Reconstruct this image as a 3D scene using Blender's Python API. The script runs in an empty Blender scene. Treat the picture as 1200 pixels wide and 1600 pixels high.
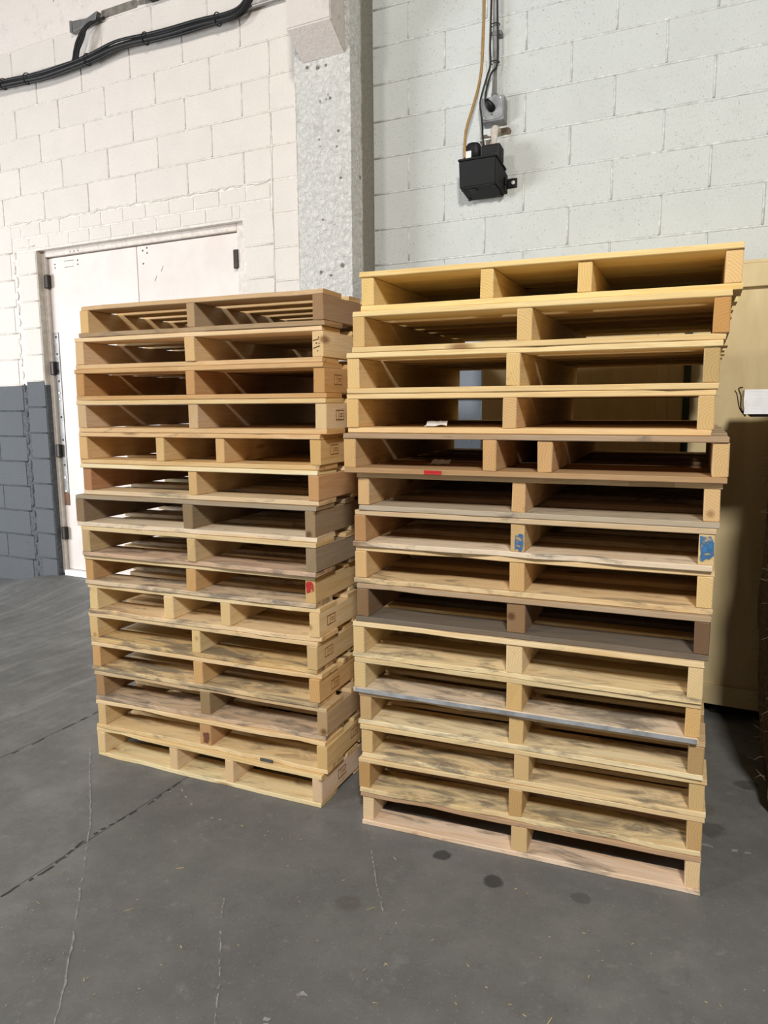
import bpy, bmesh, math, random
from mathutils import Vector, Matrix, noise as mnoise

C = bpy.context.scene.collection
S = bpy.context.scene
PI = math.pi
rnd = random.Random(7)

# ------------------------------------------------------------------ camera, world, lights, exposure
# axes: X runs along the block wall, Y goes towards it, Z up; the photographer stands at X = Y = 0
cam = bpy.data.cameras.new('camera')
cam.sensor_fit = 'HORIZONTAL'
cam.sensor_width = 36.0
cam.lens = 1171.18 / 1200 * 36.0
cam.clip_start = 0.05
cam_o = bpy.data.objects.new('camera', cam)
C.objects.link(cam_o)
cam_o.matrix_world = (Matrix.Translation((0, 0, 1.4216)) @ Matrix.Rotation(0.480, 4, 'Z')
                      @ Matrix.Rotation(PI / 2 - 0.1440, 4, 'X') @ Matrix.Rotation(-0.0076, 4, 'Z'))
S.camera = cam_o

world = bpy.data.worlds.new('hall_air')
S.world = world
world.use_nodes = True
world.node_tree.nodes['Background'].inputs[0].default_value = (1.0, 0.97, 0.93, 1)
world.node_tree.nodes['Background'].inputs[1].default_value = 0.05


def area(name, loc, target, sx, sy, power, color, spread=180):
    l = bpy.data.lights.new(name, 'AREA')
    l.shape = 'RECTANGLE'
    l.size, l.size_y = sx, sy
    l.energy = power
    l.color = color
    l.spread = math.radians(spread)
    o = bpy.data.objects.new(name, l)
    C.objects.link(o)
    o.location = loc
    o.rotation_euler = (Vector(target) - Vector(loc)).to_track_quat('-Z', 'Y').to_euler()
    return o


area('dock_daylight', (-9.0, -0.8, 1.6), (-3.7, 3.8, 1.3), 2.8, 2.2, 215, (0.93, 0.965, 1.0), 110)
area('ceiling_lamp', (-4.2, -2.8, 5.2), (-2.1, 3.3, 2.0), 0.7, 0.7, 112, (1.0, 0.965, 0.92))
area('ceiling_lamp', (1.55, -2.8, 4.9), (-1.0, 3.1, 1.4), 0.7, 0.7, 400, (1.0, 0.97, 0.91))

S.view_settings.view_transform = 'Standard'
S.view_settings.look = 'None'
S.view_settings.gamma = 1
S.view_settings.exposure = 0.0
S.view_settings.use_curve_mapping = False


# ------------------------------------------------------------------ colour and node helpers
def lin(r, g, b, a=1.0):
    f = lambda c: (c / 255 / 12.92) if c / 255 <= 0.04045 else ((c / 255 + 0.055) / 1.055) ** 2.4
    return (f(r), f(g), f(b), a)


class NT:
    def __init__(self, name, rough=0.8):
        self.m = bpy.data.materials.new(name)
        self.m.use_nodes = True
        self.t = self.m.node_tree
        self.b = self.t.nodes['Principled BSDF']
        self.b.inputs['Roughness'].default_value = rough
        self.b.inputs['Specular IOR Level'].default_value = 0.3

    def n(self, typ, **kw):
        nd = self.t.nodes.new(typ)
        for k, v in kw.items():
            if hasattr(nd, k):
                setattr(nd, k, v)
        return nd

    def l(self, a, b):
        self.t.links.new(a, b)

    def coord(self, kind='Object', scale=(1, 1, 1), rot=(0, 0, 0), rand=False):
        tc = self.n('ShaderNodeTexCoord')
        mp = self.n('ShaderNodeMapping')
        mp.inputs['Scale'].default_value = scale
        mp.inputs['Rotation'].default_value = rot
        src = tc.outputs[kind]
        if rand:
            oi = self.n('ShaderNodeObjectInfo')
            mu = self.n('ShaderNodeMath', operation='MULTIPLY')
            mu.inputs[1].default_value = 37.0
            self.l(oi.outputs['Random'], mu.inputs[0])
            ad = self.n('ShaderNodeVectorMath', operation='ADD')
            self.l(src, ad.inputs[0])
            self.l(mu.outputs[0], ad.inputs[1])
            src = ad.outputs[0]
        self.l(src, mp.inputs['Vector'])
        return mp.outputs[0]

    def noise(self, vec, scale, detail=4, rough=0.55, dist=0.0):
        nd = self.n('ShaderNodeTexNoise')
        nd.inputs['Scale'].default_value = scale
        nd.inputs['Detail'].default_value = detail
        nd.inputs['Roughness'].default_value = rough
        nd.inputs['Distortion'].default_value = dist
        self.l(vec, nd.inputs['Vector'])
        return nd.outputs['Fac']

    def remap(self, fac, a, b, c=0.0, d=1.0):
        nd = self.n('ShaderNodeMapRange')
        nd.inputs['From Min'].default_value = a
        nd.inputs['From Max'].default_value = b
        nd.inputs['To Min'].default_value = c
        nd.inputs['To Max'].default_value = d
        self.l(fac, nd.inputs['Value'])
        return nd.outputs[0]

    def math(self, op, a, b):
        nd = self.n('ShaderNodeMath', operation=op)
        for i, v in enumerate((a, b)):
            if isinstance(v, (int, float)):
                nd.inputs[i].default_value = v
            else:
                self.l(v, nd.inputs[i])
        return nd.outputs[0]

    def mix(self, fac, a, b, mode='MIX'):
        nd = self.n('ShaderNodeMix', data_type='RGBA', blend_type=mode)
        for i, v in ((0, fac), (6, a), (7, b)):
            if isinstance(v, (int, float)):
                nd.inputs[i].default_value = v
            elif isinstance(v, tuple):
                nd.inputs[i].default_value = v
            else:
                self.l(v, nd.inputs[i])
        return nd.outputs[2]

    def bump(self, h, strength=0.4, dist=0.01):
        nd = self.n('ShaderNodeBump')
        nd.inputs['Strength'].default_value = strength
        nd.inputs['Distance'].default_value = dist
        self.l(h, nd.inputs['Height'])
        self.l(nd.outputs[0], self.b.inputs['Normal'])

    def col(self, c):
        if isinstance(c, tuple):
            self.b.inputs['Base Color'].default_value = c
        else:
            self.l(c, self.b.inputs['Base Color'])


def flat(name, c, rough=0.6, metal=0.0, spec=0.3, wear=0.12, scale=30):
    t = NT(name, rough)
    t.b.inputs['Metallic'].default_value = metal
    t.b.inputs['Specular IOR Level'].default_value = spec
    f = t.noise(t.coord('Object', rand=True), scale, 5)
    d = tuple(x * (1 - 2 * wear) for x in c[:3]) + (1,)
    u = tuple(min(1, x * (1 + wear)) for x in c[:3]) + (1,)
    t.col(t.mix(t.remap(f, 0.3, 0.7), d, u))
    return t.m


def wood_material():
    """sawn pine: tone and grime per board come from the object colour (alpha = grime)"""
    t = NT('sawn_pine', 0.75)
    t.b.inputs['Specular IOR Level'].default_value = 0.2
    oi = t.n('ShaderNodeObjectInfo')
    v = t.coord('Object', (1, 1, 1), rand=True)
    vs = t.n('ShaderNodeMapping'); vs.inputs['Scale'].default_value = (1.1, 16, 16); t.l(v, vs.inputs[0])
    g1 = t.noise(vs.outputs[0], 2.2, 5, 0.6, 0.6)
    vf = t.n('ShaderNodeMapping'); vf.inputs['Scale'].default_value = (3, 70, 70); t.l(v, vf.inputs[0])
    g2 = t.noise(vf.outputs[0], 3.0, 3, 0.6)
    base = t.mix(t.remap(g1, 0.25, 0.75), t.mix(1.0, oi.outputs['Color'], lin(236, 214, 186), 'MULTIPLY'), oi.outputs['Color'])
    base = t.mix(t.remap(g1, 0.58, 0.72, 0, 0.45), base, t.mix(1.0, oi.outputs['Color'], lin(205, 165, 120), 'MULTIPLY'))
    base = t.mix(t.remap(g2, 0.45, 0.75, 0, 0.25), base, t.mix(1.0, oi.outputs['Color'], lin(180, 150, 120), 'MULTIPLY'))
    # end grain: growth rings on the faces that look along the board
    tc = t.n('ShaderNodeTexCoord')
    geo = t.n('ShaderNodeNewGeometry')
    vt = t.n('ShaderNodeVectorTransform', vector_type='NORMAL', convert_from='WORLD', convert_to='OBJECT')
    t.l(geo.outputs['Normal'], vt.inputs[0])
    sx = t.n('ShaderNodeSeparateXYZ'); t.l(vt.outputs[0], sx.inputs[0])
    end = t.remap(t.math('ABSOLUTE', sx.outputs[0], 0), 0.75, 0.9)
    so = t.n('ShaderNodeSeparateXYZ'); t.l(tc.outputs['Object'], so.inputs[0])
    rr = t.remap(oi.outputs['Random'], 0, 1, -0.09, 0.09)
    cy = t.math('ADD', so.outputs[1], rr)
    cz = t.math('ADD', so.outputs[2], t.remap(oi.outputs['Random'], 0, 1, 0.10, -0.02))
    rad = t.math('SQRT', t.math('ADD', t.math('MULTIPLY', cy, cy), t.math('MULTIPLY', cz, cz)), 0)
    wob = t.noise(t.coord('Object', rand=True), 30, 3)
    ring = t.math('SINE', t.math('ADD', t.math('MULTIPLY', rad, 850.0), t.math('MULTIPLY', wob, 9.0)), 0)
    endc = t.mix(t.remap(ring, -0.6, 1, 0, 0.22), t.mix(1.0, oi.outputs['Color'], lin(238, 222, 196), 'MULTIPLY'),
                 t.mix(1.0, oi.outputs['Color'], lin(176, 132, 88), 'MULTIPLY'))
    base = t.mix(end, base, endc)
    # knots
    vk = t.n('ShaderNodeMapping'); vk.inputs['Scale'].default_value = (2.2, 7, 7); t.l(v, vk.inputs[0])
    vo = t.n('ShaderNodeTexVoronoi'); vo.inputs['Scale'].default_value = 1.0; t.l(vk.outputs[0], vo.inputs['Vector'])
    base = t.mix(t.remap(vo.outputs['Distance'], 0.045, 0.12, 0.75, 0), base, t.mix(1.0, oi.outputs['Color'], lin(125, 80, 50), 'MULTIPLY'))
    # grey-blue stain and black scuffs along the board
    vd = t.n('ShaderNodeMapping'); vd.inputs['Scale'].default_value = (3.2, 11, 11); t.l(v, vd.inputs[0])
    s1 = t.noise(vd.outputs[0], 1.4, 6, 0.68, 0.8)
    thr = t.math('SUBTRACT', 0.70, t.math('MULTIPLY', oi.outputs['Alpha'], 0.30))
    amt = t.math('MULTIPLY', t.math('SUBTRACT', s1, thr), 7.0)
    cl = t.n('ShaderNodeClamp'); t.l(amt, cl.inputs[0])
    base = t.mix(t.math('MULTIPLY', cl.outputs[0], 0.72), base, lin(92, 88, 84))
    t.col(base)
    h = t.math('ADD', t.math('MULTIPLY', g1, 0.5), t.math('MULTIPLY', g2, 0.6))
    t.bump(h, 0.35, 0.004)
    return t.m


def block_material(name, c, pit, dirt, dirt_col, pscale=55):
    """painted concrete block: pits, faint blotches and grime in the coarse face"""
    t = NT(name, 0.72)
    v = t.coord('Object', rand=True)
    oi = t.n('ShaderNodeObjectInfo')
    var = t.remap(oi.outputs['Random'], 0, 1, 0.0, 0.14)
    big = t.noise(v, 5, 4)
    col = t.mix(t.remap(big, 0.35, 0.7, 0, 0.5), c, tuple(x * 0.90 for x in c[:3]) + (1,))
    col = t.mix(var, col, tuple(x * 0.80 for x in c[:3]) + (1,))
    p = t.noise(v, pscale, 3, 0.6)
    q = t.noise(v, pscale * 2.2, 2, 0.5)
    pits = t.remap(p, pit, pit - 0.05, 0, 1)
    col = t.mix(t.math('MULTIPLY', pits, 0.75), col, dirt_col)
    gr = t.noise(t.coord('Generated', (2, 2, 2), rand=True), 3.0, 6, 0.7)
    col = t.mix(t.remap(gr, 0.60, 0.78, 0, dirt), col, dirt_col)
    t.col(col)
    h = t.math('ADD', t.math('MULTIPLY', p, 0.9), t.math('MULTIPLY', q, 0.35))
    t.bump(h, 0.5, 0.007)
    return t.m


M = {}
M['wood'] = wood_material()
M['block_warm'] = block_material('warm_white_painted_block', lin(222, 214, 206), 0.30, 0.06, lin(140, 132, 124), 90)
M['block_grey'] = block_material('dark_grey_painted_block', lin(90, 93, 97), 0.34, 0.45, lin(58, 60, 63), 70)
M['block_cool'] = block_material('grey_white_painted_block', lin(207, 210, 207), 0.35, 0.30, lin(112, 112, 108), 120)
M['block_slate'] = block_material('slate_painted_block', lin(120, 128, 138), 0.3, 0.2, lin(70, 74, 80))
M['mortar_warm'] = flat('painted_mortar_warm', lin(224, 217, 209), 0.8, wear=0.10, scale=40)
M['mortar_cool'] = flat('painted_mortar_cool', lin(214, 216, 213), 0.8, wear=0.14, scale=40)
M['mortar_grey'] = flat('painted_mortar_grey', lin(86, 89, 93), 0.8, wear=0.2, scale=40)


def plaster(name, c, rough_s=0.9):
    t = NT(name, 0.75)
    v = t.coord('Object')
    a = t.noise(v, 34, 6, 0.65, 0.9)
    b = t.noise(v, 90, 3, 0.6)
    d = t.noise(v, 7, 6, 0.72)
    hole = t.noise(v, 17, 2, 0.4)
    col = t.mix(t.remap(a, 0.5, 0.34, 0, 0.10), c, tuple(x * 0.70 for x in c[:3]) + (1,))
    col = t.mix(t.remap(d, 0.56, 0.74, 0, 0.30), col, lin(140, 136, 128))
    col = t.mix(t.remap(hole, 0.255, 0.225, 0, 0.8), col, lin(105, 101, 95))
    t.col(col)
    t.bump(t.math('ADD', a, t.math('MULTIPLY', b, 0.4)), rough_s, 0.028)
    return t.m


M['plaster'] = plaster('rough_white_plaster', lin(236, 234, 229), 1.0)
M['plaster_smooth'] = plaster('smooth_white_concrete', lin(226, 217, 210), 0.25)
M['corbel'] = plaster('dimmed_pinkish_corbel', lin(214, 205, 199), 0.3)  # beam concrete darkened a little: the corbel's weaker light is in the colour
M['plaster_dirty'] = plaster('soiled_plaster_edge', lin(150, 146, 134), 0.7)


def floor_material():
    t = NT('worn_dark_concrete', 0.55)
    t.b.inputs['Specular IOR Level'].default_value = 0.35
    v = t.coord('Object')
    a = t.noise(v, 1.1, 8, 0.62, 0.4)
    b = t.noise(v, 5.5, 8, 0.66)
    f = t.noise(v, 120, 3, 0.6)
    col = t.mix(t.remap(a, 0.3, 0.7), lin(104, 104, 103), lin(128, 128, 126))
    col = t.mix(t.remap(b, 0.38, 0.62, 0, 0.55), col, lin(94, 94, 92))
    col = t.mix(t.remap(b, 0.6, 0.75, 0, 0.4), col, lin(152, 151, 147))
    c2 = t.noise(v, 16, 8, 0.75)
    col = t.mix(t.remap(c2, 0.58, 0.76, 0, 0.5), col, lin(160, 158, 153))
    col = t.mix(t.remap(c2, 0.42, 0.26, 0, 0.55), col, lin(74, 74, 73))
    col = t.mix(t.remap(f, 0.62, 0.8, 0, 0.6), col, lin(186, 184, 178))
    col = t.mix(t.remap(f, 0.36, 0.22, 0, 0.5), col, lin(58, 58, 58))
    # swept tyre rubber arcs near the doors
    mp = t.coord('Object', (5.0, 0.55, 1), (0, 0, -0.12))
    tr = t.noise(mp, 1.2, 7, 0.7, 2.6)
    sp = t.n('ShaderNodeSeparateXYZ')
    tc = t.n('ShaderNodeTexCoord'); t.l(tc.outputs['Object'], sp.inputs[0])
    zone = t.remap(sp.outputs[0], -2.3, -3.4)
    col = t.mix(t.math('MULTIPLY', t.remap(tr, 0.52, 0.66, 0, 0.32), zone), col, lin(72, 72, 73))
    col = t.mix(t.math('MULTIPLY', t.remap(tr, 0.47, 0.30, 0, 0.35), zone), col, lin(170, 168, 164))
    # oil drips and old rings, each at its own spot
    wob = t.noise(v, 14, 4)
    for (x, y, r, k, c) in ((-0.862, 2.035, 0.030, 0.75, lin(48, 48, 49)), (-0.673, 1.982, 0.032, 0.75, lin(48, 48, 49)),
                            (-0.876, 2.527, 0.038, 0.6, lin(56, 56, 58)), (-0.21, 2.628, 0.068, 0.4, lin(104, 88, 74)),
                            (-1.007, 1.696, 0.04, 0.35, lin(78, 70, 62)), (-1.738, 2.313, 0.034, 0.6, lin(54, 54, 56)),
                            (-0.144, 2.694, 0.045, 0.45, lin(104, 92, 78)), (-0.114, 2.574, 0.05, 0.5, lin(58, 58, 59)),
                            (-0.95, 2.132, 0.034, 0.5, lin(58, 58, 60)), (-0.02, 2.95, 0.045, 0.5, lin(52, 52, 53)),
                            (-0.42, 2.02, 0.028, 0.4, lin(58, 58, 58)), (-0.33, 2.25, 0.024, 0.5, lin(54, 54, 54))):
        vd = t.n('ShaderNodeVectorMath', operation='DISTANCE')
        t.l(tc.outputs['Object'], vd.inputs[0])
        vd.inputs[1].default_value = (x, y, 0)
        dd = t.math('ADD', vd.outputs['Value'], t.math('MULTIPLY', t.math('SUBTRACT', wob, 0.5), r * 1.6))
        col = t.mix(t.remap(dd, r, r * 0.72, 0, k), col, c)
    t.col(col)
    t.l(t.remap(b, 0.35, 0.65, 0.46, 0.68), t.b.inputs['Roughness'])
    t.bump(t.math('ADD', t.math('MULTIPLY', b, 0.6), t.math('MULTIPLY', f, 0.2)), 0.25, 0.006)
    return t.m


M['floor'] = floor_material()
M['joint'] = flat('floor_joint_grit', lin(58, 58, 57), 0.95)
M['chalk'] = flat('pale_scratch', lin(152, 150, 146), 0.9, wear=0.25, scale=60)
M['crack'] = flat('dark_crack', lin(66, 66, 65), 0.95)


def door_paint():
    t = NT('pinkish_beige_door_paint', 0.5)
    v = t.coord('Object')
    a = t.noise(v, 3, 6, 0.65)
    b = t.noise(v, 45, 3)
    col = t.mix(t.remap(a, 0.35, 0.7), lin(214, 203, 196), lin(228, 219, 212))
    col = t.mix(t.remap(b, 0.66, 0.8, 0, 0.25), col, lin(180, 168, 158))
    t.col(col)
    t.bump(a, 0.1, 0.004)
    return t.m


M['door'] = door_paint()
M['frame'] = flat('beige_frame_paint', lin(216, 206, 197), 0.55, wear=0.08)
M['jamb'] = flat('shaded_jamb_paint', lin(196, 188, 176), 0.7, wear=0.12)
M['hinge'] = flat('blackened_steel', lin(62, 58, 55), 0.5, 0.6)
M['steel'] = flat('dull_grey_steel', lin(136, 134, 132), 0.5, 0.5, wear=0.18, scale=14)
M['rust'] = flat('rusty_steel', lin(128, 92, 72), 0.7, 0.3, wear=0.2, scale=25)
M['screw'] = flat('bright_screw', lin(225, 222, 216), 0.4, 0.3)
M['black'] = flat('matt_black_plastic', lin(15, 15, 17), 0.5, spec=0.3)
M['rubber'] = flat('black_cable_rubber', lin(36, 35, 36), 0.5, spec=0.3, wear=0.15)
M['galv'] = flat('galvanised_conduit', lin(165, 165, 164), 0.45, 0.5)
M['box_grey'] = flat('grey_cast_box', lin(150, 152, 154), 0.5, 0.2)
M['pvc'] = flat('aged_white_pvc', lin(216, 206, 194), 0.45)
M['tan'] = flat('tan_vinyl_tube', lin(160, 122, 66), 0.35, spec=0.5)
M['label'] = flat('white_sticker', lin(232, 232, 230), 0.6, wear=0.03)
M['patch'] = flat('brown_wall_hole', lin(112, 98, 84), 0.95, wear=0.3, scale=40)
M['slot'] = flat('bare_grey_concrete', lin(128, 122, 114), 0.95, wear=0.2, scale=25)


def ply():
    t = NT('pale_plywood', 0.65)
    v = t.coord('Object', (1.5, 1.5, 0.35), rand=True)
    a = t.noise(v, 4, 6, 0.6, 1.2)
    s = t.noise(t.coord('Object', rand=True), 28, 3, 0.5)
    col = t.mix(t.remap(a, 0.3, 0.7), lin(206, 184, 138), lin(224, 204, 160))
    col = t.mix(t.remap(s, 0.70, 0.78, 0, 0.35), col, lin(150, 120, 80))
    t.col(col)
    return t.m


M['ply'] = ply()
M['strap'] = flat('dark_green_strap', lin(42, 58, 50), 0.35, spec=0.5)
M['dark'] = flat('dark_skid', lin(40, 34, 28), 0.9)
M['bale'] = flat('brown_fibre', lin(112, 92, 70), 0.95, wear=0.35, scale=45)
M['fibre'] = flat('pale_loose_fibre', lin(150, 132, 108), 0.9, wear=0.2)
M['wrap'] = flat('white_film_wrap', lin(246, 247, 250), 0.35, spec=0.5, wear=0.05, scale=20)
M['cord'] = flat('dark_cord', lin(60, 54, 48), 0.9)


def spray(name, c, lo, hi):
    """worn overspray: the wood shows through between the specks of paint"""
    t = NT(name, 0.7)
    v = t.coord('Object', (1, 45, 45), rand=True)
    f = t.noise(v, 1.4, 6, 0.7)
    t.col(t.mix(f, tuple(x * 0.7 for x in c[:3]) + (1,), c))
    t.l(t.remap(f, lo, hi), t.b.inputs['Alpha'])
    return t.m


M['red'] = spray('red_spray_paint', lin(206, 48, 52), 0.36, 0.56)
M['blue'] = spray('blue_spray_paint', lin(62, 124, 176), 0.36, 0.58)
M['ink'] = flat('branded_ink', lin(146, 106, 66), 0.8)
M['slate'] = flat('weathered_blue_grey_paint', lin(156, 159, 162), 0.8, wear=0.2, scale=18)
M['knot'] = flat('dark_red_knot', lin(120, 76, 54), 0.8)
M['tape'] = flat('grey_smear', lin(84, 84, 84), 0.8)
M['straw'] = flat('pale_wood_litter', lin(196, 176, 136), 0.9)


# ------------------------------------------------------------------ mesh helpers
def mesh_obj(name, me, parent=None, loc=(0, 0, 0), rot=(0, 0, 0), mat=None):
    o = bpy.data.objects.new(name, me)
    C.objects.link(o)
    if mat is not None and not me.materials:
        me.materials.append(mat)
    o.location = loc
    o.rotation_euler = rot
    if parent is not None:
        o.parent = parent
    return o


def from_bm(name, bm, mat, parent=None, loc=(0, 0, 0), rot=(0, 0, 0), smooth=False):
    me = bpy.data.meshes.new(name)
    bm.normal_update()
    bm.to_mesh(me)
    bm.free()
    if smooth:
        for p in me.polygons:
            p.use_smooth = True
    return mesh_obj(name, me, parent, loc, rot, mat)


def box_bm(x0, x1, y0, y1, z0, z1, bev=0.0, seg=1, bm=None):
    b = bmesh.new()
    bmesh.ops.create_cube(b, size=1)
    for v in b.verts:
        v.co = Vector(((x0 + x1) / 2 + v.co.x * (x1 - x0), (y0 + y1) / 2 + v.co.y * (y1 - y0), (z0 + z1) / 2 + v.co.z * (z1 - z0)))
    if bev > 0:
        bmesh.ops.bevel(b, geom=list(b.edges), offset=bev, segments=seg, affect='EDGES', profile=0.5)
    if bm is None:
        return b
    me = bpy.data.meshes.new('tmp')
    b.to_mesh(me); b.free()
    bm.from_mesh(me)
    bpy.data.meshes.remove(me)
    return bm


def box(name, x0, x1, y0, y1, z0, z1, mat, parent=None, bev=0.0, seg=1):
    """box given in the parent's frame; origin at its own centre"""
    cx, cy, cz = (x0 + x1) / 2, (y0 + y1) / 2, (z0 + z1) / 2
    return from_bm(name, box_bm(x0 - cx, x1 - cx, y0 - cy, y1 - cy, z0 - cz, z1 - cz, bev, seg), mat, parent, (cx, cy, cz))


def tube_bm(pts, r, sides=10, bm=None, caps=True):
    b = bm or bmesh.new()
    pts = [Vector(p) for p in pts]
    rs = r if isinstance(r, (list, tuple)) else [r] * len(pts)
    tan = []
    for i in range(len(pts)):
        a = pts[max(i - 1, 0)]; c = pts[min(i + 1, len(pts) - 1)]
        tan.append((c - a).normalized())
    up = Vector((0, 1, 0)) if abs(tan[0].y) < 0.9 else Vector((1, 0, 0))
    nrm = (up - tan[0] * up.dot(tan[0])).normalized()
    rings = []
    for p, t, rr in zip(pts, tan, rs):
        nrm = (nrm - t * nrm.dot(t)).normalized()
        bi = t.cross(nrm)
        rings.append([b.verts.new(p + (nrm * math.cos(2 * PI * k / sides) + bi * math.sin(2 * PI * k / sides)) * rr) for k in range(sides)])
    for A, B in zip(rings, rings[1:]):
        for k in range(sides):
            f = b.faces.new((A[k], A[(k + 1) % sides], B[(k + 1) % sides], B[k]))
            f.smooth = True
    if caps:
        b.faces.new(list(reversed(rings[0])))
        b.faces.new(rings[-1])
    bmesh.ops.recalc_face_normals(b, faces=b.faces)
    return b


def spline(pts, n=6):
    """Catmull-Rom through the points"""
    P = [Vector(p) for p in pts]
    P = [P[0] * 2 - P[1]] + P + [P[-1] * 2 - P[-2]]
    out = []
    for i in range(1, len(P) - 2):
        for k in range(n):
            t = k / n
            a, b, c, d = P[i - 1], P[i], P[i + 1], P[i + 2]
            out.append(0.5 * ((2 * b) + (c - a) * t + (2 * a - 5 * b + 4 * c - d) * t * t + (3 * b - a - 3 * c + d) * t ** 3))
    out.append(P[-2])
    return out


def tube(name, pts, r, mat, parent=None, sides=10):
    return from_bm(name, tube_bm(pts, r, sides), mat, parent)


def prism(name, poly, y0, y1, mat, parent=None, bev=0.0, axis='Y'):
    """polygon in XZ extruded along Y"""
    b = bmesh.new()
    A = [b.verts.new((x, y0, z)) for x, z in poly]
    B = [b.verts.new((x, y1, z)) for x, z in poly]
    b.faces.new(A); b.faces.new(list(reversed(B)))
    n = len(poly)
    for i in range(n):
        b.faces.new((A[i], B[i], B[(i + 1) % n], A[(i + 1) % n]))
    bmesh.ops.recalc_face_normals(b, faces=b.faces)
    if bev:
        bmesh.ops.bevel(b, geom=list(b.edges), offset=bev, segments=1, affect='EDGES')
    return from_bm(name, b, mat, parent)


def thing(name, label, cat, loc=(0, 0, 0), rz=0.0, group=None):
    o = bpy.data.objects.new(name, None)
    o.empty_display_size = 0.1
    C.objects.link(o)
    o.location = loc
    o.rotation_euler = (0, 0, rz)
    o['label'] = label; o['category'] = cat
    if group:
        o['group'] = group
    return o


def tag(o, label, cat=None, group=None):
    o['label'] = label
    if cat:
        o['category'] = cat
    if group:
        o['group'] = group
    return o


def struct(o, label):
    o['kind'] = 'structure'
    o['label'] = label
    return o


# ------------------------------------------------------------------ floor: slabs with sawn joints
def smooth(x):
    x = max(0.0, min(1.0, x))
    return x * x * (3 - 2 * x)


floor = struct(from_bm('floor', box_bm(-9.6, 6, -7, 4.6, -0.14, -0.004), M['joint']), 'dark grey worn concrete floor with sawn joints')


def slab(x0, x1, y0, y1):
    bm = bmesh.new()
    nx, ny = max(2, int((x1 - x0) / 0.12)), max(2, int((y1 - y0) / 0.16))
    grid = []
    for i in range(nx + 1):
        row = []
        for j in range(ny + 1):
            x = x0 + (x1 - x0) * i / nx
            y = y0 + (y1 - y0) * j / ny
            z = 0.095 * smooth((x + 5.58) / 0.6) * smooth((y - 3.25) / 0.7) * smooth((-3.0 - x) / 0.7)
            if i in (0, nx):
                x += 0.006 * mnoise.noise(Vector((x * 3, y * 9, 0)))
            row.append(bm.verts.new((x, y, z)))
        grid.append(row)
    for i in range(nx):
        for j in range(ny):
            bm.faces.new((grid[i][j], grid[i + 1][j], grid[i + 1][j + 1], grid[i][j + 1]))
    ret = bmesh.ops.extrude_face_region(bm, geom=list(bm.edges) + list(bm.faces))
    for g in ret['geom']:
        if isinstance(g, bmesh.types.BMVert):
            g.co.z = -0.05
    bmesh.ops.recalc_face_normals(bm, faces=bm.faces)
    return from_bm('slab', bm, M['floor'], floor)


slab(-9.5, -2.733, -6.9, 4.5)
slab(-2.729, -1.937, -6.9, 4.5)
slab(-1.933, 5.9, -6.9, 4.5)


def floor_line(name, pts, w, mat, gap=0.0, step=0.02, z=0.0012, seed=1):
    """a thin irregular mark scratched on the slab, broken where it has worn off"""
    r = random.Random(seed)
    bm = bmesh.new()
    P = spline([(x, y, z) for x, y in pts], 14)
    prev = None
    for a, b in zip(P, P[1:]):
        d = (b - a)
        L = d.length
        n = Vector((-d.y, d.x, 0)).normalized()
        k = max(1, int(L / step))
        for i in range(k):
            p = a + d * (i / k) + n * r.uniform(-1, 1) * w * 0.35
            ww = w * r.uniform(0.35, 1.0)
            cur = (bm.verts.new(p + n * ww / 2), bm.verts.new(p - n * ww / 2))
            if prev and r.random() > gap:
                bm.faces.new((prev[0], cur[0], cur[1], prev[1]))
            prev = cur
    bmesh.ops.delete(bm, geom=[v for v in bm.verts if not v.link_faces], context='VERTS')
    ret = bmesh.ops.extrude_face_region(bm, geom=list(bm.edges) + list(bm.faces))
    for g in ret['geom']:
        if isinstance(g, bmesh.types.BMVert):
            g.co.z -= 0.0016
    bmesh.ops.recalc_face_normals(bm, faces=bm.faces)
    return from_bm(name, bm, mat, floor)


floor_line('scratch_line', [(-2.47, 2.06), (-2.21, 1.83), (-2.00, 1.646), (-1.74, 1.38), (-1.559, 1.195), (-1.405, 1.02), (-1.32, .85)], 0.007, M['chalk'], 0.12, seed=2)
floor_line('scratch_line', [(-1.03, 1.13), (-1.15, 1.30), (-1.27, 1.45), (-1.349, 1.561)], 0.005, M['chalk'], 0.4, seed=3)
floor_line('scratch_line', [(-1.079, 1.965), (-0.99, 1.83), (-0.894, 1.698)], 0.004, M['chalk'], 0.35, seed=4)
floor_line('scratch_line', [(-0.40, 2.36), (-0.20, 2.45), (0.05, 2.48), (0.35, 2.46)], 0.012, M['chalk'], 0.6, seed=5)
floor_line('scratch_line', [(-0.88, 1.17), (-0.97, 1.26), (-0.93, 1.38)], 0.02, M['chalk'], 0.7, seed=6)
floor_line('scratch_line', [(-2.08, 2.26), (-1.92, 2.0), (-1.70, 1.88), (-1.55, 1.89)], 0.008, M['chalk'], 0.7, seed=8)
floor_line('crack', [(-1.94, 1.22), (-1.92, 1.42), (-1.945, 1.60), (-1.925, 1.82), (-1.935, 2.03)], 0.010, M['crack'], 0.35, seed=7)
floor_line('crack', [(-2.75, 1.50), (-2.72, 1.88), (-2.74, 2.35), (-2.73, 2.9)], 0.008, M['crack'], 0.4, seed=9)

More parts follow.
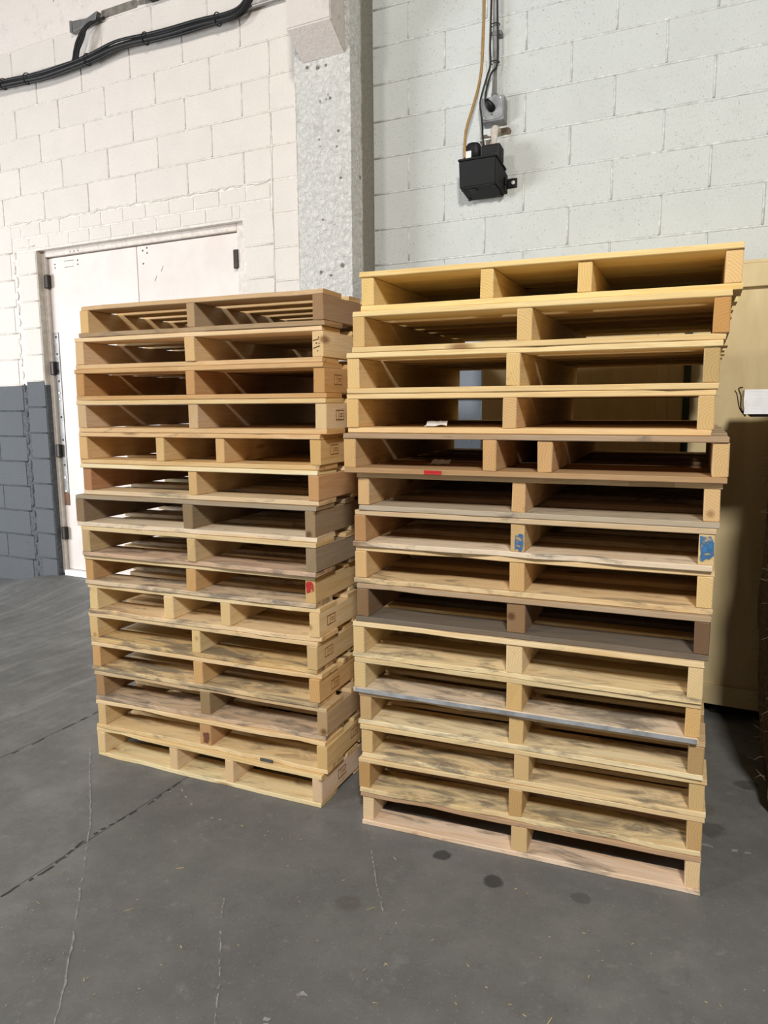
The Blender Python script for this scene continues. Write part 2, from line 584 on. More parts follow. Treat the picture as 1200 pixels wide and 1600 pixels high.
bm = bmesh.new()
lr = random.Random(11)
for i in range(110):
    x, y = lr.uniform(-2.0, 0.2), lr.uniform(0.95, 1.98)
    a = lr.uniform(0, PI); L = lr.uniform(0.002, 0.006) * (2.2 if lr.random() < 0.12 else 1); w = lr.uniform(0.0005, 0.0012)
    ca, sa = math.cos(a), math.sin(a)
    z = 0.0025
    q = [bm.verts.new((x + ca * L * s - sa * w * u, y + sa * L * s + ca * w * u, z + lr.uniform(0, .001))) for s, u in ((-1, -1), (1, -1), (1, 1), (-1, 1))]
    tp = bm.verts.new((x, y, z - 0.0022))
    bm.faces.new(q)
    for k in range(4):
        bm.faces.new((q[k], tp, q[(k + 1) % 4]))
bmesh.ops.recalc_face_normals(bm, faces=bm.faces)
o = from_bm('wood_litter', bm, M['straw'])
tag(o, 'tiny pale wood splinters scattered on the dark concrete in front of the stacks', 'litter')
o['kind'] = 'stuff'

# ------------------------------------------------------------------ block walls
DL, DR = 3.58, 3.63
Z0L, CL_ = 3.670, 0.2037         # height of a bed joint and the course height, left wall
Z0R, CR_ = 3.512, 0.2018
PAINT = Z0L - 10 * CL_           # top of the dark grey dado
J = 0.0075                        # joint width
_bm_cache = {}


def block_mesh(w, h, mat):
    key = (round(w, 3), round(h, 3), mat.name)
    if key in _bm_cache:
        return _bm_cache[key]
    c = 0.0035
    b = bmesh.new()
    def rect(x, z, y):
        return [b.verts.new((sx * x, y, sz * z)) for sx, sz in ((-1, -1), (1, -1), (1, 1), (-1, 1))]
    A = rect(w / 2 - c, h / 2 - c, 0); B = rect(w / 2, h / 2, c * 1.3); D = rect(w / 2, h / 2, 0.03)
    b.faces.new(A)
    for P, Q in ((A, B), (B, D)):
        for k in range(4):
            b.faces.new((P[k], Q[k], Q[(k + 1) % 4], P[(k + 1) % 4]))
    bmesh.ops.recalc_face_normals(b, faces=b.faces)
    if b.faces[0].normal.y > 0:
        bmesh.ops.reverse_faces(b, faces=b.faces)
    me = bpy.data.meshes.new('block')
    b.to_mesh(me); b.free()
    me.materials.append(mat)
    _bm_cache[key] = me
    return me


def block(parent, x0, x1, z0, z1, y, mat, name='block', j=J):
    if x1 - x0 < 0.03 or z1 - z0 < 0.02:
        return
    me = block_mesh(x1 - x0 - j, z1 - z0 - j, mat)
    mesh_obj(name, me, parent, ((x0 + x1) / 2, y + rnd.uniform(-0.0012, 0.0012), (z0 + z1) / 2))


# left wall: mortar body with the door opening left out, blocks set 4 mm proud
OX0, OX1, OZ = -4.43, -2.522, 2.645          # door opening
yb = DL + 0.0045


def wall_body(name, rects, y0, y1, mats):
    """rects: x0,x1,z0,z1,material index"""
    bm = bmesh.new()
    for (x0, x1, z0, z1, mi) in rects:
        n0 = len(bm.faces)
        box_bm(x0, x1, y0, y1, z0, z1, bm=bm)
        bm.faces.ensure_lookup_table()
        for f in bm.faces[n0:]:
            f.material_index = mi
    o = from_bm(name, bm, mats[0])
    for m in mats[1:]:
        o.data.materials.append(m)
    return o


wl = struct(wall_body('wall_left', [(-8.9, OX0, 0, PAINT, 1), (-8.9, OX0, PAINT, OZ, 0), (OX1, -1.62, 0, PAINT, 1), (OX1, -1.62, PAINT, OZ, 0),
                                    (-8.9, -1.62, OZ, 4.08, 0)], yb, yb + 0.2, [M['mortar_warm'], M['mortar_grey']]),
            'white painted block wall with dark grey dado behind the left stack')
EVEN = [-2.497 - 0.4515 * k for k in range(0, 10)]
ODD = [-2.288 - 0.4515 * k for k in range(0, 10)]
XMIN, XMAX = -6.5, -1.80


def course(parent, k, joints, x0, x1, z0, c, y, mat, j=J):
    zt, zb = z0 - c * (k - 1) , z0 - c * k
    xs = sorted([x for x in joints if x0 + 0.03 < x < x1 - 0.03] + [x0, x1])
    for a, b_ in zip(xs, xs[1:]):
        block(parent, a, b_, zb, zt, y, mat, 'block', j)


CJ = -2.288                                   # long upright patch joint right of the door
for k in range(-1, 5):                        # courses above the bricks
    jo = list(EVEN if k % 2 == 0 else ODD)
    if k >= 2:
        jo = [x for x in jo if x < CJ - 0.05] + [CJ]
    course(wl, k, jo, XMIN, XMAX, Z0L, CL_, DL, M['block_warm'])
zA, zB = 2.750, 2.655
for k in range(5, 19):
    m = M['block_warm'] if k <= 10 else M['block_grey']
    jo = [x - (0.01 if k % 2 else -0.02) for x in (ODD if k % 2 else EVEN)]
    course(wl, k, jo, XMIN, -4.70 + (0.02 if k % 2 else -0.01), Z0L, CL_, DL, m)
    # toothed blocks at the left jamb stand a little higher than the courses beside them
    zt, zb = Z0L - CL_ * (k - 1) + 0.03, Z0L - CL_ * k + 0.03
    if k >= 6:
        block(wl, -4.63 + rnd.uniform(-.02, .02), OX0, max(zb, 0.06), min(zt, zB - 0.01), DL, m)
        if zb < OZ:
            block(wl, OX1 + 0.012, CJ, max(zb, 0), zt, DL, m)
    # rubble of mortar pressed into the upright seam
    if k >= 6 and zb > 0:
        for q in range(2):
            zz = zb + CL_ * (q + 0.5) / 2
            b = bmesh.new()
            bmesh.ops.create_icosphere(b, subdivisions=2, radius=1)
            sx = rnd.uniform(0.014, 0.026); sz = rnd.uniform(0.03, 0.05)
            for v in b.verts:
                f = 1 + 0.35 * mnoise.noise(v.co * 2.3 + Vector((k, q, 0)))
                v.co = Vector((v.co.x * sx * f, v.co.y * 0.010 * f, v.co.z * sz * f))
            from_bm('mortar_lump', b, M['mortar_warm'] if k <= 10 else M['mortar_grey'], wl,
                    (-4.668 + rnd.uniform(-.012, .012), DL + 0.006, zz), (0, 0, 0), True)
    course(wl, k, [], CJ, XMAX, Z0L, CL_, DL, m)
for k in range(-1, 4):
    z = Z0L - CL_ * k
    pts = [(XMIN + 0.115 * i, DL + 0.002, z + 0.002 * mnoise.noise(Vector((i * .6, k, 13)))) for i in range(41)]
    tube('mortar_bead', pts, [0.0062 + 0.002 * mnoise.noise(Vector((i * .9, k, 19))) for i in range(41)], M['mortar_warm'], wl, 8)
for k in range(5, 18):
    z = Z0L - CL_ * k
    m = M['mortar_warm'] if k <= 10 else M['mortar_grey']
    for (a, c, dz) in ((XMIN, -4.69, 0), (CJ, XMAX, 0), (-4.63, OX0 - 0.006, 0.03), (OX1 + 0.014, CJ, 0.03)):
        if a > -3 and k < 6:
            continue
        n = max(3, int((c - a) / 0.1))
        pts = [(a + (c - a) * i / n, DL + 0.002, z + dz + 0.003 * mnoise.noise(Vector((i * .7 + a, k, 5)))) for i in range(n + 1)]
        tube('mortar_bead', pts, [0.0056 + 0.003 * mnoise.noise(Vector((i * .9 + a, k, 29))) for i in range(n + 1)], m, wl, 6)
for k in range(-1, 5):
    for x in (EVEN if k % 2 == 0 else ODD):
        if -5.6 < x < (CJ - 0.05 if k >= 2 else -2.2):
            z1, z0 = Z0L - CL_ * (k - 1), Z0L - CL_ * k
            tube('mortar_bead', [(x, DL + 0.002, z0 + .008), (x + .001, DL + 0.002, (z0 + z1) / 2), (x, DL + 0.002, z1 - .008)], 0.0060 + rnd.uniform(-.001, .001), M['mortar_warm'], wl, 6)
# small bricks over the door
bx = [-4.70] + [-4.57 + 0.2085 * i for i in range(11)] + [-2.30]
for a, b_ in zip(bx, bx[1:]):
    block(wl, a, b_, zA, Z0L - 4 * CL_ - 0.006 + rnd.uniform(-.006, .004), DL + 0.001, M['block_warm'], 'brick', 0.010)
bx = [-4.68] + [-4.49 + 0.2105 * i for i in range(10)] + [-2.595 + 0.06, -2.30]
for a, b_ in zip(bx, bx[1:]):
    block(wl, a, b_, zB, zA, DL + 0.001, M['block_warm'], 'brick', 0.010)
# squeezed mortar ridge along the top of the bricks
pts = []
rr = random.Random(5)
for i in range(70):
    x = -4.72 + 2.42 * i / 69
    pts.append((x, DL + 0.002, Z0L - 4 * CL_ + 0.004 + rr.uniform(-.008, .008)))
tube('mortar_ridge', pts, [rr.uniform(0.003, 0.009) for _ in pts], M['mortar_warm'], wl, 6)
pts = [(CJ + 0.012 * mnoise.noise(Vector((z * 7, 0, 0))), DL + 0.001, z) for z in [1.7 + 0.05 * i for i in range(32)]]
tube('mortar_ridge', pts, [rr.uniform(0.002, 0.007) for _ in pts], M['mortar_warm'], wl, 6)

# right wall
yb2 = DR + 0.0045
wr = struct(wall_body('wall_right', [(-1.62, 5.9, 0, 1.645, 1), (-1.62, 5.9, 1.645, 4.9, 0)], yb2, yb2 + 0.2, [M['mortar_cool'], M['mortar_grey']]),
            'pale grey painted block wall behind the right stack')
JA = [-0.259 + 0.4535 * k for k in range(-4, 9)]
JB = [-0.022 + 0.4535 * k for k in range(-4, 9)]
for k in range(-3, 18):
    zt, zb = Z0R - CR_ * (k - 1), Z0R - CR_ * k
    m = M['block_cool'] if zb > 1.6 or zt > 1.75 else M['block_slate']
    if zb > 1.3 and zt < 1.7:
        m = M['block_slate']
    course(wr, k, JA if k % 2 else JB, -1.61, 3.0, Z0R, CR_, DR, m, 0.006)
# raised, slumped mortar beads along the painted joints
for k in range(-1, 10):
    z = Z0R - CR_ * k
    pts = [(-1.6 + 0.12 * i, DR + 0.0025, z + 0.0025 * mnoise.noise(Vector((i * .6, k, 3)))) for i in range(34)]
    tube('mortar_bead', pts, [0.0062 + 0.0022 * mnoise.noise(Vector((i * .9, k, 9))) for i in range(34)], M['mortar_cool'], wr, 8)
for k in range(-1, 9):
    for x in (JA if k % 2 else JB):
        if -1.6 < x < 1.5:
            z1, z0 = Z0R - CR_ * (k - 1), Z0R - CR_ * k
            tube('mortar_bead', [(x, DR + 0.0025, z0 + .008), (x + .001, DR + 0.0025, (z0 + z1) / 2), (x, DR + 0.0025, z1 - .008)],
                 0.0062 + rnd.uniform(-.001, .001), M['mortar_cool'], wr, 8)

# concrete beam over the left wall with the bare slot chipped into its foot
beam = struct(from_bm('trim_1', box_bm(-8.9, -1.62, DL - 0.004, DL + 0.2, 4.08, 4.9, 0.004), M['plaster_smooth']), 'smooth white concrete beam above the left block wall')
box('slot', -3.62, -3.30, DL - 0.0065, DL + 0.01, 4.09, 4.145, M['slot'], beam, 0.002)
prism('slot', [(-3.30, 4.10), (-3.12, 4.085), (-3.12, 4.12), (-3.2, 4.14), (-3.30, 4.13)], DL - 0.0062, DL + 0.01, M['slot'], beam)

# pillar with a soiled return and a corbel
def rough_box(name, x0, x1, y0, y1, z0, z1, mat, amp, step, parent=None):
    b = bmesh.new()
    nx, nz = max(2, int((x1 - x0) / step)), max(2, int((z1 - z0) / step))
    ny = max(1, int((y1 - y0) / step))
    loop = [(x0 + (x1 - x0) * i / nx, y0) for i in range(nx)] + [(x1, y0 + (y1 - y0) * i / ny) for i in range(ny)] \
        + [(x1 - (x1 - x0) * i / nx, y1) for i in range(nx)] + [(x0, y1 - (y1 - y0) * i / ny) for i in range(ny)]
    rings = []
    for j in range(nz + 1):
        z = z0 + (z1 - z0) * j / nz
        ring = []
        for (x, y) in loop:
            p = Vector((x, y, z))
            d = mnoise.noise(p * 9) * amp + mnoise.noise(p * 26) * amp * 0.5
            ex = d * (0.4 if y > y0 else 0)
            ring.append(b.verts.new((x + ex, y + (d if y == y0 else 0), z)))
        rings.append(ring)
    n = len(loop)
    for A, B in zip(rings, rings[1:]):
        for k in range(n):
            b.faces.new((A[k], A[(k + 1) % n], B[(k + 1) % n], B[k]))
    b.faces.new(list(reversed(rings[0]))); b.faces.new(rings[-1])
    bmesh.ops.recalc_face_normals(b, faces=b.faces)
    return from_bm(name, b, mat, parent)


pillar = struct(rough_box('pillar', -1.970, -1.612, 3.35, 3.49, 0, 4.9, M['plaster'], 0.004, 0.03), 'rough white plastered pillar between the two block walls')
rough_box('pilaster', -1.975, -1.606, 3.49, 3.64, 0, 4.9, M['plaster_dirty'], 0.005, 0.04, pillar)
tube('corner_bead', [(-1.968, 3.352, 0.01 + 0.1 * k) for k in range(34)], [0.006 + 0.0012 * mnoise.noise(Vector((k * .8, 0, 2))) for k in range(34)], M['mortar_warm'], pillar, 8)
# corbel: front face, sloped foot
b = bmesh.new()
prof = [(3.352, 3.399), (3.185, 3.520), (3.17, 4.9), (3.352, 4.9)]
A = [b.verts.new((-1.917 - (0.012 if z > 4 else 0), y, z)) for y, z in prof]
B = [b.verts.new((-1.640, y, z)) for y, z in prof]
b.faces.new(A); b.faces.new(list(reversed(B)))
for i in range(4):
    b.faces.new((A[i], B[i], B[(i + 1) % 4], A[(i + 1) % 4]))
bmesh.ops.recalc_face_normals(b, faces=b.faces)
bmesh.ops.bevel(b, geom=list(b.edges), offset=0.006, segments=2, affect='EDGES')
from_bm('corbel', b, M['corbel'], pillar)
for (x, z, r) in ((-1.817, 2.232, .009), (-1.754, 2.209, .006), (-1.676, 2.258, .012), (-1.884, 3.344, .008), (-1.815, 3.330, .010), (-1.763, 3.332, .007), (-1.69, 2.98, .006), (-1.70, 2.90, .004), (-1.68, 2.73, .005), (-1.80, 2.52, .005)):
    b = bmesh.new()
    bmesh.ops.create_circle(b, cap_ends=True, radius=r, segments=9)
    for v in b.verts:
        v.co *= 1 + 0.3 * mnoise.noise(v.co * 200 + Vector((x, z, 0)) * 9)
    ret = bmesh.ops.extrude_face_region(b, geom=list(b.faces))
    for g in ret['geom']:
        if isinstance(g, bmesh.types.BMVert):
            g.co.z += 0.006
    bmesh.ops.recalc_face_normals(b, faces=b.faces)
    from_bm('chip', b, M['slot'], pillar, (x, 3.3505, z + 0.016 * (z - 1.5)), (PI / 2, 0, 0))

# ------------------------------------------------------------------ double door
door = thing('door_1', 'pinkish beige steel double door set in the left block wall', 'door', (0, 0, 0))
del door['category']
door['kind'] = 'structure'
yf = DL + 0.085                                # face of the frame and the leaves
zb0 = 0.115
box('reveal', OX0 - 0.002, OX0 + 0.003, DL + 0.006, yf, PAINT, OZ, M['jamb'], door)
box('reveal', OX0 - 0.002, OX0 + 0.003, DL + 0.006, yf, 0.10, PAINT, M['mortar_grey'], door)
box('door_frame', OX0, OX0 + 0.035, yf - 0.03, yf + 0.05, zb0, OZ, M['frame'], door, 0.004)
box('door_frame', OX1 - 0.085, OX1, yf - 0.03, yf + 0.05, zb0, OZ, M['frame'], door, 0.004)
box('door_frame', OX0 + 0.035, OX1 - 0.085, yf - 0.03, yf + 0.05, 2.600, OZ, M['frame'], door, 0.004)
box('threshold', OX0 + 0.03, OX1 - 0.08, yf - 0.045, yf + 0.08, 0.06, zb0 + 0.03, M['wrap'], door, 0.004)
XM = -3.497
lw_ = box('door_leaf', OX0 + 0.040, XM - 0.003, yf, yf + 0.045, zb0 + 0.034, 2.594, M['door'], door, 0.002)
rw_ = box('door_leaf', XM + 0.003, OX1 - 0.090, yf, yf + 0.045, zb0 + 0.034, 2.594, M['door'], door, 0.002)


def sub(par, o):
    """re-parent a piece built in world coordinates under a part, keeping its place"""
    o.parent = par
    o.location = Vector(o.location) - Vector(par.location)
    return o


for z in (2.42, 1.762, 1.114, 0.448):
    sub(lw_, box('hinge', OX0 + 0.018, OX0 + 0.060, yf - 0.042, yf - 0.0005, z - 0.05, z + 0.05, M['hinge'], None, 0.004))
for z in (2.42, 1.762, 1.114):
    sub(rw_, box('hinge', OX1 - 0.112, OX1 - 0.076, yf - 0.042, yf - 0.0005, z - 0.06, z + 0.06, M['hinge'], None, 0.004))
sub(lw_, box('metal_strip', OX0 + 0.044, OX0 + 0.098, yf - 0.006, yf - 0.0005, 0.78, 2.035, M['steel'], None, 0.001))
sub(lw_, box('metal_strip', OX0 + 0.044, OX0 + 0.098, yf - 0.006, yf - 0.0005, 0.675, 0.778, M['rust'], None, 0.001))
for z, m in ((2.0, 'hinge'), (1.87, 'hinge'), (1.74, 'hinge'), (1.66, 'hinge'), (1.57, 'screw'), (1.52, 'screw'), (1.38, 'hinge'), (1.2, 'hinge'), (1.0, 'hinge'), (0.9, 'screw'), (0.79, 'screw')):
    b = bmesh.new()
    bmesh.ops.create_cone(b, cap_ends=True, segments=10, radius1=0.010, radius2=0.008, depth=0.004)
    sub(lw_, from_bm('screw', b, M[m], None, (OX0 + 0.072, yf - 0.0085, z), (PI / 2, 0, 0)))
for leaf, x, z in ((lw_, -4.321, 2.545), (lw_, -4.321, 2.52), (lw_, -4.08, 2.555), (lw_, -4.08, 2.525), (rw_, -3.44, 2.56), (rw_, -3.40, 2.575), (rw_, -3.40, 2.54), (rw_, -3.44, 2.47)):
    b = bmesh.new()
    bmesh.ops.create_cone(b, cap_ends=True, segments=8, radius1=0.006, radius2=0.006, depth=0.002)
    sub(leaf, from_bm('screw_hole', b, M['hinge'], None, (x, yf - 0.0012, z), (PI / 2, 0, 0)))
for x0, x1, z in ((-4.22, -4.12, 2.560), (-4.22, -4.12, 2.515)):
    sub(lw_, box('scuff_mark', x0, x1, yf - 0.0012, yf - 0.0002, z - 0.002, z + 0.002, M['slot'], None))
for (x, z, a) in ((-3.27, 2.42, 0.6), (-3.33, 2.36, 0.6)):
    o = from_bm('scuff_mark', box_bm(-0.022, 0.022, -0.0005, 0.0005, -0.0015, 0.0015), M['slot'], None, (x, yf - 0.001, z), (0, -1.0, 0))
    sub(rw_, o)
for x in (-4.12, -4.08, -4.04):
    o = box('screw_hole', x - .004, x + .004, yf - 0.032, yf - 0.0295, 2.612, 2.620, M['hinge'], door)

# ------------------------------------------------------------------ pallets
L_ROWS = [
 (-2.372, 2.061, 0.0774, 1.043, 1.6766, 0.1172, [(0.497, 0.531)]),
 (-2.393, 2.050, 0.0890, 1.060, 1.5582, 0.1184, [(0.509, 0.551)]),
 (-2.393, 2.044, 0.0892, 1.065, 1.4403, 0.1179, [(0.513, 0.551)]),
 (-2.392, 2.043, 0.0920, 1.068, 1.3196, 0.1207, [(0.516, 0.555)]),
 (-2.400, 2.047, 0.0826, 1.054, 1.1984, 0.1213, [(0.368, 0.405), (0.634, 0.669)]),
 (-2.402, 2.054, 0.0771, 1.047, 1.0771, 0.1212, [(0.506, 0.543)]),
 (-2.424, 2.032, 0.0828, 1.065, 0.9538, 0.1234, [(0.511, 0.554)]),
 (-2.404, 2.034, 0.0679, 1.050, 0.8347, 0.1191, [(0.513, 0.55)]),
 (-2.416, 2.048, 0.0764, 1.042, 0.7173, 0.1173, [(0.496, 0.539)]),
 (-2.404, 2.053, 0.0732, 1.043, 0.5971, 0.1202, [(0.37, 0.413), (0.63, 0.672)]),
 (-2.413, 2.051, 0.0754, 1.040, 0.4780, 0.1192, [(0.502, 0.54)]),
 (-2.405, 2.047, 0.0774, 1.041, 0.3586, 0.1194, [(0.502, 0.543)]),
 (-2.390, 2.045, 0.0827, 1.052, 0.2390, 0.1196, [(0.508, 0.552)]),
 (-2.384, 2.038, 0.0776, 1.051, 0.1206, 0.1184, [(0.504, 0.554)]),
 (-2.391, 2.032, 0.0640, 1.046, 0.0000, 0.1206, [(0.371, 0.408), (0.633, 0.67)]),
]
R_ROWS = [
 (-1.160, 2.085, 0.0881, 1.067, 1.7030, 0.1180, [(0.379, 0.417), (0.653, 0.692)]),
 (-1.186, 2.076, 0.0785, 1.070, 1.5779, 0.1251, [(0.517, 0.559)]),
 (-1.206, 2.072, 0.0803, 1.073, 1.4518, 0.1261, [(0.507, 0.548)]),
 (-1.210, 2.072, 0.0821, 1.069, 1.3295, 0.1223, [(0.503, 0.543)]),
 (-1.209, 2.049, 0.0912, 1.112, 1.2049, 0.1246, [(0.451, 0.491), (0.612, 0.654)]),
 (-1.178, 2.081, 0.0820, 1.063, 1.0828, 0.1221, [(0.5, 0.54)]),
 (-1.192, 2.081, 0.0789, 1.070, 0.9635, 0.1193, [(0.512, 0.554)]),
 (-1.196, 2.088, 0.0825, 1.075, 0.8409, 0.1226, [(0.513, 0.558)]),
 (-1.186, 2.080, 0.0742, 1.066, 0.7153, 0.1257, [(0.501, 0.556)]),
 (-1.198, 2.071, 0.0676, 1.067, 0.5924, 0.1229, [(0.516, 0.565)]),
 (-1.194, 2.071, 0.0803, 1.063, 0.4731, 0.1193, [(0.513, 0.561)]),
 (-1.182, 2.083, 0.0894, 1.063, 0.3568, 0.1163, [(0.506, 0.55)]),
 (-1.178, 2.083, 0.1009, 1.067, 0.2398, 0.1170, [(0.519, 0.565)]),
 (-1.185, 2.078, 0.1061, 1.075, 0.1172, 0.1226, [(0.513, 0.555)]),
 (-1.175, 2.079, 0.1007, 1.065, 0.0000, 0.1172, [(0.511, 0.562)]),
]
Y_ = (214, 178, 122); T_ = (206, 168, 118); O_ = (198, 145, 84); P_ = (218, 192, 148); G_ = (134, 118, 94)
L_TONE = [
 ((212, 170, 110), (166, 136, 100), (146, 112, 84), (192, 152, 100), (160, 124, 88), .2, .5),
 ((204, 168, 126), (210, 172, 124), (212, 180, 134), (212, 178, 128), (200, 156, 98), .1, .3),
 ((192, 136, 76), (198, 144, 84), (194, 140, 80), (198, 148, 88), (196, 142, 80), .15, .3),
 ((196, 166, 132), (196, 164, 126), (204, 178, 142), (208, 172, 114), (204, 160, 98), .2, .35),
 ((208, 166, 106), (208, 168, 110), (206, 160, 96), (204, 160, 102), (204, 158, 98), .3, .3),
 ((178, 118, 76), (206, 164, 110), (196, 142, 88), (218, 190, 148), (204, 176, 138), .1, .5),
 ((128, 108, 82), (136, 116, 88), (146, 124, 96), (150, 130, 104), (208, 192, 164), .3, .5),
 ((178, 150, 108), (198, 166, 120), (142, 128, 104), (204, 174, 126), (186, 158, 126), .3, .8),
 ((192, 142, 86), (198, 150, 92), (204, 166, 112), (208, 178, 128), (196, 172, 138), .4, .8),
 ((212, 184, 134), (214, 184, 134), (210, 182, 132), (214, 186, 136), (214, 182, 130), .35, .55),
 ((210, 174, 114), (212, 180, 128), (198, 166, 118), (210, 178, 124), (208, 166, 106), .4, .8),
 ((200, 152, 88), (204, 156, 96), (202, 152, 88), (210, 178, 124), (208, 174, 118), .5, .85),
 ((166, 126, 86), (150, 124, 88), (176, 152, 116), (192, 160, 116), (188, 162, 128), .4, .8),
 ((210, 178, 124), (190, 140, 92), (208, 170, 110), (212, 180, 126), (212, 178, 124), .35, .6),
 ((214, 182, 136), (212, 184, 146), (206, 180, 152), (214, 178, 120), (216, 188, 138), .3, .5),
]
R_TONE = [
 ((222, 186, 112), (222, 184, 112), (220, 180, 120), (224, 186, 108), (222, 182, 104), .05, .1),
 ((202, 164, 104), (210, 172, 112), (198, 140, 68), (218, 184, 116), (212, 176, 112), .1, .2),
 ((214, 180, 118), (214, 180, 118), (186, 154, 102), (216, 182, 120), (214, 172, 108), .15, .15),
 ((214, 172, 108), (204, 164, 112), (208, 170, 112), (214, 174, 110), (214, 174, 112), .1, .1),
 ((198, 154, 100), (200, 152, 98), (202, 166, 114), (158, 134, 100), (170, 122, 78), .35, .3),
 ((202, 162, 112), (204, 162, 112), (206, 170, 122), (204, 160, 104), (164, 150, 132), .2, .5),
 ((184, 126, 82), (198, 164, 112), (206, 180, 136), (188, 158, 118), (200, 184, 158), .3, .6),
 ((210, 172, 114), (204, 164, 108), (214, 180, 124), (208, 172, 116), (210, 174, 122), .25, .6),
 ((134, 98, 68), (144, 106, 74), (112, 84, 62), (164, 140, 104), (104, 92, 80), .4, .6),
 ((210, 182, 130), (212, 188, 148), (214, 190, 146), (214, 186, 132), (216, 188, 136), .25, .75),
 ((208, 178, 128), (206, 166, 108), (210, 168, 104), (200, 172, 126), (206, 188, 160), .3, .85),
 ((186, 154, 106), (202, 168, 118), (180, 142, 94), (196, 164, 116), (214, 192, 148), .3, .7),
 ((208, 176, 122), (204, 170, 120), (196, 162, 112), (208, 176, 122), (214, 184, 132), .3, .75),
 ((188, 138, 82), (196, 150, 90), (190, 150, 98), (206, 174, 122), (214, 184, 132), .4, .8),
 ((216, 194, 162), (206, 174, 124), (210, 186, 148), (176, 132, 94), (216, 192, 164), .4, .6),
]
DEPTH = 1.067


def board_mesh(L, W, T, seed, wav=0.0015, chip=0.0):
    """sawn board, length along X: eased edges, slightly wavy along its length"""
    r = random.Random(seed)
    b = bmesh.new()
    c = min(0.002, T * 0.2)
    prof = [(-W / 2 + c, -T / 2), (W / 2 - c, -T / 2), (W / 2, -T / 2 + c), (W / 2, T / 2 - c), (W / 2 - c, T / 2), (-W / 2 + c, T / 2), (-W / 2, T / 2 - c), (-W / 2, -T / 2 + c)]
    n = 9
    rings = []
    ph = r.uniform(0, 50)
    for i in range(n + 1):
        x = -L / 2 + L * i / n
        dy1 = wav * mnoise.noise(Vector((x * 6 + ph, 0, 0))) * 1.6
        dy2 = wav * mnoise.noise(Vector((x * 6 + ph, 9, 0))) * 1.6
        if chip and r.random() < chip:
            dy1 += r.uniform(0.004, 0.012)
        tz = T * 0.05 * mnoise.noise(Vector((x * 9 + ph, 4, 0)))
        ring = []
        for (y, z) in prof:
            ring.append(b.verts.new((x + (r.uniform(-.0015, .0015) if i in (0, n) else 0), y + (dy1 if y < 0 else dy2), z + (tz if z > 0 and y < 0 else 0) * (1 if z < 0 else -1))))
        rings.append(ring)
    for A, B in zip(rings, rings[1:]):
        for k in range(8):
            b.faces.new((A[k], A[(k + 1) % 8], B[(k + 1) % 8], B[k]))
    b.faces.new(list(reversed(rings[0]))); b.faces.new(rings[-1])
    bmesh.ops.recalc_face_normals(b, faces=b.faces)
    me = bpy.data.meshes.new('board')
    b.to_mesh(me); b.free()
    me.materials.append(M['wood'])
    return me


def stringer_mesh(L, W, H, seed):
    """edge-standing plank, length along X"""
    r = random.Random(seed)
    p = [(0, 0)]
    p += [(L, 0), (L, H), (L * 0.5, H), (0, H)]
    b = bmesh.new()
    A = [b.verts.new((x - L / 2, -W / 2, z - H / 2)) for x, z in p]
    B = [b.verts.new((x - L / 2, W / 2, z - H / 2)) for x, z in p]
    fa = b.faces.new(A); fb = b.faces.new(list(reversed(B)))
    n = len(p)
    for i in range(n):
        b.faces.new((A[i], B[i], B[(i + 1) % n], A[(i + 1) % n]))
    bmesh.ops.recalc_face_normals(b, faces=b.faces)
    ed = [e for e in b.edges if e.calc_face_angle(0) > 1]
    bmesh.ops.bevel(b, geom=ed, offset=0.002, segments=1, affect='EDGES')
    for v in b.verts:
        if abs(v.co.x) > L / 2 - 0.004:
            v.co.x += r.uniform(-.0012, .0012)
            v.co.y += r.uniform(-.001, .001)
    bmesh.ops.triangulate(b, faces=[f for f in b.faces if len(f.verts) > 8])
    me = bpy.data.meshes.new('stringer')
    b.to_mesh(me); b.free()
    me.materials.append(M['wood'])
    return me


def tone(rgb, r, grime, j=7):
    k = r.uniform(-j, j)
    g = 0.35 * rgb[0] + 0.5 * rgb[1] + 0.15 * rgb[2]
    c = [max(0, min(242, (v + (g - v) * 0.40) * 1.17 * q + k + r.uniform(-2, 2))) for v, q in zip(rgb, (1.0, 1.018 if rgb[0] - rgb[2] > 62 else 1.004, 1.0))]
    l_ = lin(*c)
    return (l_[0], l_[1], l_[2], grime)


ORD = ['topmost', 'second from the top', 'third from the top', 'fourth from the top', 'fifth from the top', 'sixth from the top', 'seventh from the top',
       'middle, eighth from the top', 'ninth from the top', 'tenth from the top', 'fifth from the floor', 'fourth from the floor', 'third from the floor',
       'second from the floor', 'bottom']
L_DESC = ['brown sawn wooden pallet with gapped deck', 'tan wooden pallet with dotted end mark', 'orange-toned wooden pallet', 'tan wooden pallet with three pale stringers',
          'four-stringer yellowish wooden pallet', 'wooden pallet with red-brown left stringer', 'weathered grey-brown wooden pallet', 'tan pallet with greyed right stringer',
          'tan pallet with red paint on right stringer', 'four-stringer pale wooden pallet', 'pale yellow wooden pallet with grey scuffs', 'tan-orange wooden pallet with scuffed deck',
          'dull grey-tan wooden pallet', 'pallet with dark knot in its middle stringer', 'four-stringer pale pallet on the concrete']
R_DESC = ['bright yellow four-stringer wooden pallet', 'pallet with smooth orange right stringer', 'yellow-tan wooden pallet', 'yellow-orange pallet with a white scrap',
          'wide four-stringer pallet with grey-brown deck', 'tan pallet with greyed lowest board', 'pallet with blue paint on two stringers', 'tan-yellow wooden pallet with scuffed board',
          'dark brown weathered wooden pallet', 'pale yellow wooden pallet', 'pallet with blue-grey lower front edge', 'tan pallet with pale lower board', 'yellow-tan scuffed wooden pallet',
          'pallet with orange-brown left stringer', 'pale pinkish wooden pallet on the concrete']
PAL = {}


